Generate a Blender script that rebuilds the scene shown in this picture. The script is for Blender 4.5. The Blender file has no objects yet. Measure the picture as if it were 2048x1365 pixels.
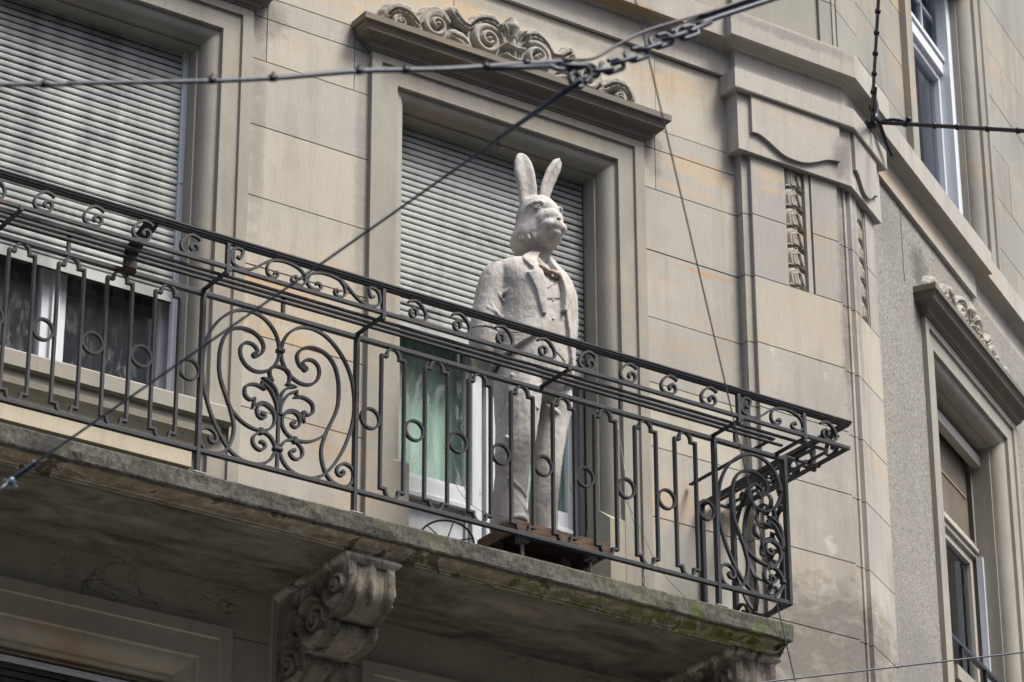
import bpy, bmesh, math, random
import numpy as np
from mathutils import Vector, Matrix, noise as mnoise
random.seed(7)
SC = bpy.context.scene
COL = SC.collection
PI = math.pi
R = math.radians

# ------------------------------------------------------------------ object helpers
def link(o, parent=None):
    COL.objects.link(o)
    if parent is not None: o.parent = parent
    return o
def empty(name, loc=(0, 0, 0), label=None, cat=None, group=None, parent=None):
    o = bpy.data.objects.new(name, None); o.location = loc; o.empty_display_size = .2
    link(o, parent); tag(o, label, cat, group); return o
def tag(o, label=None, cat=None, group=None, kind=None):
    if label: o['label'] = label
    if cat: o['category'] = cat
    if group: o['group'] = group
    if kind: o['kind'] = kind
    return o
class MB:
    def __init__(s): s.v = []; s.f = []; s.sm = []
    def add(s, vs, fs, smooth=False):
        n = len(s.v); s.v += [tuple(map(float, p)) for p in vs]
        s.f += [tuple(i + n for i in f) for f in fs]; s.sm += [smooth] * len(fs); return s
    def build(s, name, mat, parent=None, recalc=True, bevel=0, off=None):
        me = bpy.data.meshes.new(name)
        vs = s.v if off is None else [(a - off[0], b - off[1], c - off[2]) for a, b, c in s.v]
        me.from_pydata(vs, [], s.f); me.polygons.foreach_set('use_smooth', s.sm)
        me.materials.append(mat)
        if recalc:
            bm = bmesh.new(); bm.from_mesh(me); bmesh.ops.recalc_face_normals(bm, faces=bm.faces); bm.to_mesh(me); bm.free()
        me.update()
        o = bpy.data.objects.new(name, me)
        if off is not None: o.location = off
        link(o, parent)
        if bevel:
            b = o.modifiers.new('bevel', 'BEVEL'); b.width = bevel; b.segments = 2; b.limit_method = 'ANGLE'; b.angle_limit = R(40)
        return o

class Fr:
    """flat frame: u along the wall, v into the wall, z up"""
    def __init__(s, o, e, n): s.o = Vector(o); s.e = Vector(e); s.n = Vector(n)
    def __call__(s, u, v, z): p = s.o + s.e * u + s.n * v; return (p.x, p.y, p.z + z)
MAIN = Fr((0, 0, 0), (1, 0, 0), (0, 1, 0))
TH = R(30.5)
RW = Fr((12.755, -.06, 0), (math.cos(TH), math.sin(TH), 0), (-math.sin(TH), math.cos(TH), 0))

def box(mb, F, u0, u1, v0, v1, z0, z1, smooth=False):
    vs = [F(u, v, z) for z in (z0, z1) for v in (v0, v1) for u in (u0, u1)]
    mb.add(vs, [(0, 1, 3, 2), (4, 6, 7, 5), (0, 4, 5, 1), (2, 3, 7, 6), (0, 2, 6, 4), (1, 5, 7, 3)], smooth)
    return mb

def catmull(P, n=6, closed=False):
    P = [np.array(p, float) for p in P]; out = []
    m = len(P)
    rng = range(m if closed else m - 1)
    for i in rng:
        if closed: a, b, c, d = P[(i - 1) % m], P[i], P[(i + 1) % m], P[(i + 2) % m]
        else:
            b, c = P[i], P[i + 1]; a = P[i - 1] if i > 0 else 2 * b - c; d = P[i + 2] if i + 2 < m else 2 * c - b
        for k in range(n):
            t = k / n
            out.append(.5 * ((2 * b) + (-a + c) * t + (2 * a - 5 * b + 4 * c - d) * t * t + (-a + 3 * b - 3 * c + d) * t ** 3))
    if not closed: out.append(P[-1])
    return out

def ribbon(mb, F, path, w, v0, v1, closed=False, smooth=None, taper=None):
    """flat bar bent edgewise: centre line in the (u, z) plane of F, face width w, depth v0..v1"""
    P = [np.array(p, float) for p in path]; n = len(P)
    L = []; Rr = []
    for i in range(n):
        if closed: a, c = P[(i - 1) % n], P[(i + 1) % n]
        else: a, c = P[max(0, i - 1)], P[min(n - 1, i + 1)]
        t1 = P[i] - a; t2 = c - P[i]
        l1 = np.linalg.norm(t1); l2 = np.linalg.norm(t2)
        if l1 < 1e-9: t1 = t2; l1 = l2
        if l2 < 1e-9: t2 = t1; l2 = l1
        t1 = t1 / l1; t2 = t2 / l2
        t = t1 + t2; lt = np.linalg.norm(t)
        t = t / lt if lt > 1e-6 else t2
        nn = np.array([-t[1], t[0]]); c_ = max(.45, abs(float(nn @ np.array([-t1[1], t1[0]]))))
        ww = w * (taper[i] if taper is not None else 1)
        L.append(P[i] + nn * ww / 2 / c_); Rr.append(P[i] - nn * ww / 2 / c_)
    vs = []
    for i in range(n):
        vs += [F(L[i][0], v0, L[i][1]), F(Rr[i][0], v0, Rr[i][1]), F(Rr[i][0], v1, Rr[i][1]), F(L[i][0], v1, L[i][1])]
    fs = []
    for i in range(n if closed else n - 1):
        j = (i + 1) % n
        for k in range(4): fs.append((4 * i + k, 4 * i + (k + 1) % 4, 4 * j + (k + 1) % 4, 4 * j + k))
    if not closed: fs += [(0, 1, 2, 3), (4 * n - 4, 4 * n - 1, 4 * n - 2, 4 * n - 3)]
    mb.add(vs, fs); return mb

def tube(mb, pts, r, seg=8, caps=True, smooth=True, radii=None, flat=None):
    P = [Vector(p) for p in pts]; n = len(P); up = None; rings = []
    for i in range(n):
        t = (P[min(i + 1, n - 1)] - P[max(i - 1, 0)]).normalized()
        if up is None:
            up = Vector((0, 0, 1)) if abs(t.z) < .9 else Vector((1, 0, 0))
        a = t.cross(up);
        if a.length < 1e-6: a = t.orthogonal()
        a.normalize(); b = a.cross(t).normalized(); up = b
        rr = radii[i] if radii is not None else r
        rings.append([P[i] + a * math.cos(k * 2 * PI / seg) * rr + b * math.sin(k * 2 * PI / seg) * rr * (flat or 1) for k in range(seg)])
    vs = [p for rg in rings for p in rg]; fs = []
    for i in range(n - 1):
        for k in range(seg): fs.append((i * seg + k, i * seg + (k + 1) % seg, (i + 1) * seg + (k + 1) % seg, (i + 1) * seg + k))
    if caps: fs += [tuple(range(seg))[::-1], tuple((n - 1) * seg + k for k in range(seg))]
    mb.add(vs, fs, smooth); return mb

def ellipsoid(mb, c, r, rot=None, seg=20, rings=12):
    M = rot or Matrix.Identity(3); c = Vector(c); vs = []; fs = []
    for i in range(rings + 1):
        th = PI * i / rings
        for k in range(seg):
            ph = 2 * PI * k / seg
            vs.append(c + M @ Vector((r[0] * math.sin(th) * math.cos(ph), r[1] * math.sin(th) * math.sin(ph), r[2] * math.cos(th))))
    for i in range(rings):
        for k in range(seg): fs.append((i * seg + k, i * seg + (k + 1) % seg, (i + 1) * seg + (k + 1) % seg, (i + 1) * seg + k))
    mb.add(vs, fs, True); return mb

def sweep_plan(mb, path, prof, ends=True, smooth=False):
    """profile (out, z) swept along a plan polyline walked with the outside on its right"""
    P = [np.array(p[:2], float) for p in path]; n = len(P); dirs = []
    for i in range(n - 1):
        d = P[i + 1] - P[i]; dirs.append(d / np.linalg.norm(d))
    vs = []; m = len(prof)
    for i in range(n):
        d1 = dirs[max(0, i - 1)]; d2 = dirs[min(n - 2, i)]
        n1 = np.array([d1[1], -d1[0]]); n2 = np.array([d2[1], -d2[0]])
        nn = n1 + n2; l = np.linalg.norm(nn); nn = nn / l; k = 1 / max(.3, float(nn @ n1))
        for (o, z) in prof:
            q = P[i] + nn * o * k; vs.append((q[0], q[1], z))
    fs = []
    for i in range(n - 1):
        for j in range(m - 1): fs.append((i * m + j, i * m + j + 1, (i + 1) * m + j + 1, (i + 1) * m + j))
    mb.add(vs, fs, smooth)
    if ends:
        mb.add([vs[j] for j in range(m)], [tuple(range(m))]); mb.add([vs[(n - 1) * m + j] for j in range(m)], [tuple(range(m))[::-1]])
    return mb

def extrude_poly(mb, pts2, z0, z1, toW=None):
    n = len(pts2); f = toW or (lambda a, b, z: (a, b, z))
    vs = [f(a, b, z0) for a, b in pts2] + [f(a, b, z1) for a, b in pts2]
    fs = [(i, (i + 1) % n, n + (i + 1) % n, n + i) for i in range(n)] + [tuple(range(n))[::-1], tuple(range(n, 2 * n))]
    mb.add(vs, fs); return mb

# ------------------------------------------------------------------ material helpers
def nmat(name):
    m = bpy.data.materials.new(name); m.use_nodes = True; nt = m.node_tree
    for n in list(nt.nodes): nt.nodes.remove(n)
    out = nt.nodes.new('ShaderNodeOutputMaterial'); b = nt.nodes.new('ShaderNodeBsdfPrincipled')
    nt.links.new(b.outputs[0], out.inputs[0]); return m, nt, b, out
class NG:
    def __init__(s, nt): s.nt = nt; s.tc = nt.nodes.new('ShaderNodeTexCoord')
    def n(s, t, **k):
        x = s.nt.nodes.new(t)
        for a, b in k.items(): setattr(x, a, b)
        return x
    def l(s, a, b): s.nt.links.new(a, b)
    def vec(s, scale=(1, 1, 1), rot=(0, 0, 0), src=None):
        m = s.n('ShaderNodeMapping'); m.inputs['Scale'].default_value = scale; m.inputs['Rotation'].default_value = rot
        s.l(src or s.tc.outputs['Object'], m.inputs[0]); return m.outputs[0]
    def noise(s, scale, detail=4, rough=.55, vs=(1, 1, 1), dist=0, rot=(0, 0, 0)):
        x = s.n('ShaderNodeTexNoise'); x.inputs['Scale'].default_value = scale; x.inputs['Detail'].default_value = detail
        x.inputs['Roughness'].default_value = rough; x.inputs['Distortion'].default_value = dist
        s.l(s.vec(vs, rot), x.inputs['Vector']); return x.outputs[0]
    def ramp(s, src, stops):
        r = s.n('ShaderNodeValToRGB'); e = r.color_ramp.elements
        while len(e) > 1: e.remove(e[-1])
        for i, (p, c) in enumerate(stops):
            if i == 0: e[0].position = p; el = e[0]
            else: el = e.new(p)
            el.color = (*c, 1) if isinstance(c, (tuple, list)) else (c, c, c, 1)
        s.l(src, r.inputs[0]); return r.outputs[0]
    def mix(s, f, a, b, mode='MIX'):
        x = s.n('ShaderNodeMix', data_type='RGBA', blend_type=mode)
        for inp, v in ((x.inputs[0], f), (x.inputs[6], a), (x.inputs[7], b)):
            if hasattr(v, 'is_linked') or hasattr(v, 'links'): s.l(v, inp)
            elif isinstance(v, (tuple, list)): inp.default_value = (*v, 1)
            else: inp.default_value = v if inp is x.inputs[0] else (v, v, v, 1)
        return x.outputs[2]
    def math(s, op, a, b=0, c=0):
        x = s.n('ShaderNodeMath', operation=op)
        for i, v in enumerate((a, b, c)):
            if hasattr(v, 'links'): s.l(v, x.inputs[i])
            else: x.inputs[i].default_value = v
        return x.outputs[0]
    def sep(s):
        x = s.n('ShaderNodeSeparateXYZ'); s.l(s.tc.outputs['Object'], x.inputs[0]); return x.outputs
    def bump(s, h, strength, dist, bsdf, prev=None):
        x = s.n('ShaderNodeBump'); x.inputs['Strength'].default_value = strength; x.inputs['Distance'].default_value = dist
        s.l(h, x.inputs['Height'])
        if prev: s.l(prev, x.inputs['Normal'])
        s.l(x.outputs[0], bsdf.inputs['Normal']); return x.outputs[0]

def stone_mat(name, base, tool=1.0, ochre=.5, grime=.4, spots=False, cracks=False, blobs=()):
    m, nt, b, out = nmat(name); g = NG(nt)
    big = g.noise(.9, 5, .6); mid = g.noise(5, 6, .62); fine = g.noise(90, 3, .6)
    d = tuple(c * .84 for c in base); l = tuple(min(1, c * 1.1) for c in base)
    col = g.mix(g.ramp(big, [(.32, 0), (.68, 1)]), d, l)
    col = g.mix(g.ramp(mid, [(.35, 0.0), (.7, .55)]), col, tuple(c * .86 for c in base))
    gi = g.n('ShaderNodeNewGeometry')
    isl = gi.outputs['Random Per Island']
    col = g.mix(g.ramp(isl, [(0, .5), (.5, 0)]), col, (base[0] * .72, base[1] * .74, base[2] * .78))
    col = g.mix(g.ramp(isl, [(.6, 0), (1, .5)]), col, (base[0] * 1.15, base[1] * 1.10, base[2] * .95))
    # bedding wisps, warm iron staining
    wisp = g.noise(1.6, 6, .7, (1, 1, 7), 1.2); area = g.noise(.75, 2, .5, (1, 1, 1.3))
    oc = g.math('MULTIPLY', g.ramp(wisp, [(.46, 0), (.62, 1)]), g.ramp(area, [(.50, 0), (.62, 1)]))
    col = g.mix(g.math('MULTIPLY', oc, ochre), col, (.52, .33, .15))
    sk = g.noise(13, 4, .65, (1, 1, .05), .2)
    col = g.mix(g.math('MULTIPLY', g.ramp(sk, [(.52, 0), (.72, 1)]), .28), col, tuple(c * .5 for c in base))
    gm = g.noise(2.2, 6, .65, (1, 1, .25), .4)
    col = g.mix(g.math('MULTIPLY', g.ramp(gm, [(.5, 0), (.75, 1)]), grime), col, (.13, .12, .11))
    hatch = g.noise(60, 2, .5, (2.2, 2.2, .12))
    col = g.mix(g.math('MULTIPLY', g.ramp(hatch, [(.35, 1), (.6, 0)]), .10 * tool), col, (.15, .14, .12))
    col = g.mix(g.math('MULTIPLY', g.ramp(fine, [(.3, 1), (.55, 0)]), .18), col, (.14, .13, .12))
    if spots:
        sp = g.noise(62, 6, .8, (1, 1, .6), .4)
        col = g.mix(g.ramp(sp, [(.42, .95), (.53, 0)]), col, (.11, .105, .095))
        sp2 = g.noise(85, 4, .75, (1, 1, .7))
        col = g.mix(g.ramp(sp2, [(.50, 0), (.62, .75)]), col, (.46, .44, .395))
        sp3 = g.noise(1.1, 5, .6, (1, 1, .5))
        col = g.mix(g.ramp(sp3, [(.45, 0), (.7, .5)]), col, (.20, .19, .17))
    if blobs:
        S3 = g.sep(); bn = g.noise(7, 5, .7, (1, 1, 1.6), .6); bn2 = g.noise(16, 6, .8)
        for (bx, bz, rx, rz, bc_, bs) in blobs:
            dx = g.math('MULTIPLY_ADD', S3[0], 1 / rx, -bx / rx); dz = g.math('MULTIPLY_ADD', S3[2], 1 / rz, -bz / rz)
            dd_ = g.math('ADD', g.math('MULTIPLY', dx, dx), g.math('MULTIPLY', dz, dz))
            sm_ = rx < .12 and rz < .12
            dd_ = g.math('MULTIPLY_ADD', bn2 if sm_ else bn, 5.0 if sm_ else 2.4, g.math('SUBTRACT', dd_, 2.3 if sm_ else 1.2))
            col = g.mix(g.ramp(dd_, [(.05, bs), (1.15, 0)]), col, bc_)
    if cracks:
        for sc, vs_, ds in ((.9, (1, 1, 5), 1.6), (1.7, (1, 1, 4), 2.2)):
            cn = g.noise(sc, 4, .6, vs_, ds)
            ln = g.math('ABSOLUTE', g.math('SUBTRACT', cn, .5))
            msk = g.ramp(g.noise(1.3, 2, .5), [(.42, 0), (.56, 1)])
            col = g.mix(g.math('MULTIPLY', g.ramp(ln, [(0, 1), (.010, 0)]), g.math('MULTIPLY', msk, .85)), col, (.06, .05, .04))
    g.l(col, b.inputs['Base Color']); b.inputs['Roughness'].default_value = .9
    p = g.bump(hatch, .25 * tool, .004, b); p = g.bump(fine, .35, .003 if not spots else .02, b, p)
    g.bump(mid, .3, .01, b, p)
    return m

STONE = stone_mat('sandstone', (.45, .427, .37), ochre=.55, grime=.35, blobs=[
    (11.60, 10.45, .40, .10, (.56, .36, .17), .42), (11.50, 10.27, .35, .05, (.56, .36, .17), .25), (11.64, 9.72, .28, .022, (.50, .27, .12), .6), (11.38, 9.60, .14, .018, (.50, .27, .12), .3),
    (8.50, 8.76, .34, .06, (.50, .27, .12), .42), (8.62, 8.60, .30, .04, (.56, .36, .17), .35), (9.85, 11.02, .5, .10, (.56, .36, .17), .45), (8.39, 9.75, .07, .85, (.17, .16, .15), .55), (9.10, 9.6, .05, 1.1, (.17, .16, .15), .5),
    (8.44, 10.52, .16, .20, (.17, .16, .15), .75), (11.25, 10.45, .09, .22, (.17, .16, .15), .65), (9.08, 10.6, .14, .10, (.17, .16, .15), .5), (11.87, 9.6, .05, 1.4, (.17, .16, .15), .4), (10.6, 11.1, .9, .06, (.17, .16, .15), .35), (11.4, 8.1, .5, .2, (.56, .36, .17), .25)])
STONE_TRIM = stone_mat('sandstone_trim', (.335, .318, .27), tool=.7, ochre=.3, grime=.4)
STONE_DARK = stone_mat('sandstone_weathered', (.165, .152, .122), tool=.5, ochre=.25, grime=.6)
STONE_LOW = stone_mat('sandstone_sheltered', (.50, .46, .37), tool=.3, ochre=.5, grime=.3)
STONE_FRIEZE = stone_mat('sandstone_cracked', (.49, .445, .345), tool=.2, ochre=.5, grime=.3, cracks=True)
STONE_PIL = stone_mat('sandstone_pilaster', (.43, .408, .36), ochre=.35, grime=.45, blobs=[
    (12.35, 7.38, 1.6, .50, (.12, .11, .095), .75), (12.08, 9.28, .035, .05, (.60, .56, .47), .5), (12.51, 9.2, .04, .05, (.60, .56, .47), .45), (12.47, 8.05, .06, .08, (.60, .56, .47), .55), (12.12, 10.52, .14, .06, (.56, .36, .17), .35),
    (12.14, 10.43, .16, .03, (.56, .36, .17), .3), (12.70, 9.8, .07, 1.0, (.17, .16, .15), .75), (12.68, 10.8, .10, .2, (.17, .16, .15), .6), (12.3, 11.56, .6, .05, (.17, .16, .15), .6), (12.86, 9.9, .05, .9, (.17, .16, .15), .55), (10.5, 11.42, 1.4, .025, (.33, .22, .10), .7), (13.9, 11.3, 1.3, .10, (.56, .36, .17), .35), (11.93, 9.0, .03, 2.0, (.17, .16, .15), .35)])
STONE_UP = stone_mat('sandstone_upper', (.30, .29, .25), tool=.7, ochre=.4, grime=.6)
ROUGH = stone_mat('roughcast', (.27, .262, .232), tool=.2, ochre=.0, grime=.35, spots=True, blobs=[(14.22, 10.88, .22, .20, (.09, .085, .08), .9), (13.6, 10.9, .3, .3, (.17, .16, .15), .4), (15.3, 11.0, .6, .12, (.17, .16, .15), .4), (13.7, 7.6, .5, .6, (.17, .16, .15), .5)])
CARVE = stone_mat('carved_stone', (.35, .332, .285), tool=.2, ochre=.25, grime=.5)

def slab_mat():
    m, nt, b, out = nmat('mossy_stone'); g = NG(nt)
    n1 = g.noise(3, 6, .65); n2 = g.noise(34, 8, .8); n3 = g.noise(1.3, 3, .5); n4 = g.noise(80, 5, .75)
    col = g.mix(g.ramp(n2, [(.38, 0), (.62, 1)]), (.028, .028, .025), (.15, .145, .12))
    col = g.mix(g.ramp(n1, [(.52, 0), (.72, .5)]), col, (.23, .215, .175))
    col = g.mix(g.ramp(n4, [(.62, 0), (.74, .6)]), col, (.30, .28, .235))
    moss = g.math('MULTIPLY', g.ramp(n3, [(.47, 0), (.62, 1)]), g.ramp(g.noise(12, 5, .7), [(.40, 0), (.6, 1)]))
    col = g.mix(g.math('MULTIPLY', moss, .6), col, (.085, .095, .035))
    xs = g.sep()[0]
    mr = g.math('MULTIPLY', g.ramp(g.math('MULTIPLY_ADD', xs, .25, g.math('MULTIPLY_ADD', n3, .6, -2.55)), [(.25, 0), (.45, 1)]), g.ramp(g.noise(9, 6, .75), [(.5, 0), (.62, 1)]))
    col = g.mix(g.math('MULTIPLY', mr, .7), col, (.10, .13, .02))
    st_ = g.noise(1.7, 5, .65, (1.2, 1.2, .35), .5)
    col = g.mix(g.ramp(st_, [(.46, 0), (.62, .85)]), col, (.035, .034, .030))
    g.l(col, b.inputs['Base Color']); b.inputs['Roughness'].default_value = .95
    p = g.bump(n2, .6, .012, b); g.bump(n4, .5, .004, b, p); return m
def mould_mat():
    m, nt, b, out = nmat('stained_moulding'); g = NG(nt)
    n1 = g.noise(2.4, 5, .6, (1, 1, 2.5)); n2 = g.noise(8, 6, .7, (1, 1, 3), 1.0); n3 = g.noise(1.1, 4, .6)
    col = g.mix(g.ramp(n2, [(.4, 0), (.6, 1)]), (.22, .18, .135), (.44, .37, .29))
    vo = g.n('ShaderNodeTexVoronoi', feature='F1'); vo.inputs['Scale'].default_value = 4.5; g.l(g.vec((1, 1, 2)), vo.inputs['Vector'])
    pn = g.noise(3.4, 4, .6, (1, 1, 1.4), .5)
    col = g.mix(g.math('MULTIPLY', g.ramp(pn, [(.55, 0), (.575, 1), (.58, 1), (.60, 0)]), .45), col, (.50, .46, .39))
    col = g.mix(g.ramp(pn, [(.585, 0), (.60, .9)]), col, (.085, .058, .045))
    xs = g.sep()[0]
    right = g.ramp(g.math('MULTIPLY_ADD', xs, .25, g.math('MULTIPLY_ADD', n3, .6, -2.35)), [(.2, .25), (.45, 1)])
    moss = g.math('MULTIPLY', right, g.ramp(g.noise(9, 6, .75, (1, 1, 1.6)), [(.42, 0), (.56, 1)]))
    col = g.mix(g.math('MULTIPLY', moss, .9), col, (.13, .17, .02))
    wh = g.math('MULTIPLY', g.ramp(g.noise(6, 5, .7, (1, 1, 1), 2), [(.56, 0), (.62, 1)]), g.ramp(n3, [(.44, 0), (.5, 1)]))
    col = g.mix(g.math('MULTIPLY', wh, .8), col, (.52, .50, .44))
    g.l(col, b.inputs['Base Color']); b.inputs['Roughness'].default_value = .9
    g.bump(n2, .5, .01, b); return m
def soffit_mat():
    m, nt, b, out = nmat('mottled_soffit'); g = NG(nt)  # dark brown mottling over the whole underside
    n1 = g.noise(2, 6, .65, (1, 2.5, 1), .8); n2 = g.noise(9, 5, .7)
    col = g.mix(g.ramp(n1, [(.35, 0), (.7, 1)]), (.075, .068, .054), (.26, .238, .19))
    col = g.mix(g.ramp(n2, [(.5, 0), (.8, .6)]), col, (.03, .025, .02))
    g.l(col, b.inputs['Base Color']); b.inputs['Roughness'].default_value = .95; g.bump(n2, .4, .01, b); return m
SLAB = slab_mat(); MOULD = mould_mat(); SOFFIT = soffit_mat()

def iron_mat():
    m, nt, b, out = nmat('painted_iron'); g = NG(nt)
    n1 = g.noise(18, 5, .7); n2 = g.noise(4, 4, .6); n3 = g.noise(120, 2, .5)
    col = g.mix(g.ramp(n1, [(.35, 0), (.7, 1)]), (.011, .013, .017), (.028, .034, .043))
    rust = g.math('MULTIPLY', g.ramp(n2, [(.58, 0), (.66, 1)]), g.ramp(n1, [(.5, 0), (.58, 1)]))
    col = g.mix(g.math('MULTIPLY', rust, .8), col, (.11, .045, .02))
    g.l(col, b.inputs['Base Color']); b.inputs['Metallic'].default_value = .15
    g.l(g.ramp(n1, [(.3, .5), (.7, .68)]), b.inputs['Roughness'])
    p = g.bump(n3, .25, .002, b); g.bump(n1, .3, .004, b, p); return m
IRON = iron_mat()
def simple(name, col, rough=.6, metal=0, n=.15, scale=12, bumpd=.003, vs=(1, 1, 1), col2=None):
    m, nt, b, out = nmat(name); g = NG(nt)
    x = g.noise(scale, 5, .65, vs)
    c = g.mix(g.ramp(x, [(.35, 0), (.68, 1)]), col2 or tuple(k * (1 - n * 2) for k in col), tuple(min(1, k * (1 + n)) for k in col))
    g.l(c, b.inputs['Base Color']); b.inputs['Roughness'].default_value = rough; b.inputs['Metallic'].default_value = metal
    g.bump(x, .3, bumpd, b); return m
STEEL = simple('galvanised_cable', (.065, .075, .095), .5, .4, .2, 60)
BLACKCABLE = simple('black_cable', (.012, .013, .017), .45, 0, .2, 60)
RUSTY = simple('rusty_iron', (.06, .03, .02), .85, .2, .3, 40)
LEAD = simple('lead_flashing', (.30, .31, .33), .6, .3, .3, 60)
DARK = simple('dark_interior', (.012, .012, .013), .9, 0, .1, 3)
BARK = simple('old_timber', (.15, .088, .055), .8, 0, .35, 9, .006, (1, 1, 6), (.07, .035, .022))
TERRA = simple('faded_terracotta_paint', (.43, .33, .26), .85, 0, .15, 40)

def wood_white(name, col, peel=.6):
    m, nt, b, out = nmat(name); g = NG(nt)
    x = g.noise(7, 6, .7, (3, 3, .35)); y = g.noise(2.5, 3, .6)
    c = g.mix(g.ramp(x, [(.3, 0), (.6, 1)]), tuple(k * .82 for k in col), col)
    pl = g.math('MULTIPLY', g.ramp(g.noise(24, 5, .75, (2, 2, .4)), [(.62, 0), (.66, 1)]), g.ramp(y, [(.5, 0), (.6, 1)]))
    c = g.mix(g.math('MULTIPLY', pl, peel), c, (.16, .11, .08))
    g.l(c, b.inputs['Base Color']); b.inputs['Roughness'].default_value = .55
    g.bump(x, .35, .003, b); return m
WHITE = wood_white('peeling_white_paint', (.56, .59, .62)); WHITE2 = wood_white('clean_white_paint', (.66, .69, .74), .1)
BUFFW = wood_white('weathered_buff_paint', (.46, .43, .37), .9)
BOARD = simple('dull_boarding', (.13, .108, .08), .8, 0, .12, 5)

def shutter_mat():
    m, nt, b, out = nmat('shutter_slats'); g = NG(nt)
    band = g.noise(2.1, 3, .6, (1, 1, .06)); streaks = g.noise(9, 6, .7, (1, 1, .5)); sm = g.noise(3.0, 5, .65, (1, 1, .8))
    base = g.mix(g.ramp(band, [(.42, 0), (.56, 1)]), (.18, .19, .183), (.38, .40, .38))
    d = g.math('MULTIPLY', g.ramp(streaks, [(.42, 0), (.62, 1)]), g.ramp(sm, [(.48, 0), (.64, .8)]))
    base = g.mix(d, base, (.12, .125, .125))  # dirt smears on the slats
    g.l(base, b.inputs['Base Color']); b.inputs['Roughness'].default_value = .5
    return m
SHUT = shutter_mat()
def glass_mat(name, tint=(.75, .8, .8), refl=.3, streaks=.25):
    m, nt, b, out = nmat(name); g = NG(nt)
    nt.nodes.remove(b)
    tr = g.n('ShaderNodeBsdfTransparent'); tr.inputs[0].default_value = (*tint, 1)
    gl = g.n('ShaderNodeBsdfGlossy'); gl.inputs['Roughness'].default_value = .03; gl.inputs[0].default_value = (.85, .88, .92, 1)
    df = g.n('ShaderNodeBsdfDiffuse'); df.inputs[0].default_value = (.45, .46, .46, 1)
    lw = g.n('ShaderNodeLayerWeight'); lw.inputs[0].default_value = .5
    bp = g.n('ShaderNodeBump'); bp.inputs['Strength'].default_value = .015; bp.inputs['Distance'].default_value = .01
    g.l(g.noise(1.6, 3, .5), bp.inputs['Height']); g.l(bp.outputs[0], gl.inputs['Normal'])
    m1 = g.n('ShaderNodeMixShader'); m2 = g.n('ShaderNodeMixShader')
    f = g.math('MULTIPLY_ADD', g.math('POWER', lw.outputs[1], 4.0), .7, refl)
    g.l(f, m1.inputs[0]); g.l(tr.outputs[0], m1.inputs[1]); g.l(gl.outputs[0], m1.inputs[2])
    dd = g.math('MULTIPLY', g.ramp(g.noise(9, 6, .75, (1, 1, .35), 1.5), [(.5, 0), (.62, 1)]), streaks)  # pale veins: lime and dirt, plus whitish reflections painted on the door glass
    g.l(dd, m2.inputs[0]); g.l(m1.outputs[0], m2.inputs[1]); g.l(df.outputs[0], m2.inputs[2])
    g.l(m2.outputs[0], out.inputs[0]); return m
GLASS = glass_mat('window_glass', refl=.34, streaks=.22); GLASS_BLUE = glass_mat('blue_window_glass', (.55, .66, .72), .14, .04)
GLASS_DOOR = glass_mat('door_glass', (.80, .9, .85), .16, .5)
def cloth(name, c1, c2, sc=14):
    m, nt, b, out = nmat(name); g = NG(nt)
    x = g.noise(sc, 3, .5, (1, 1, .08)); g.l(g.mix(g.ramp(x, [(.35, 0), (.65, 1)]), c1, c2), b.inputs['Base Color'])
    b.inputs['Roughness'].default_value = .9; g.bump(x, .6, .02, b); return m
CURT_G = cloth('green_curtain', (.46, .58, .52), (.78, .87, .82)); CURT_B = cloth('slate_curtain', (.05, .08, .105), (.13, .19, .235))

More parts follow.
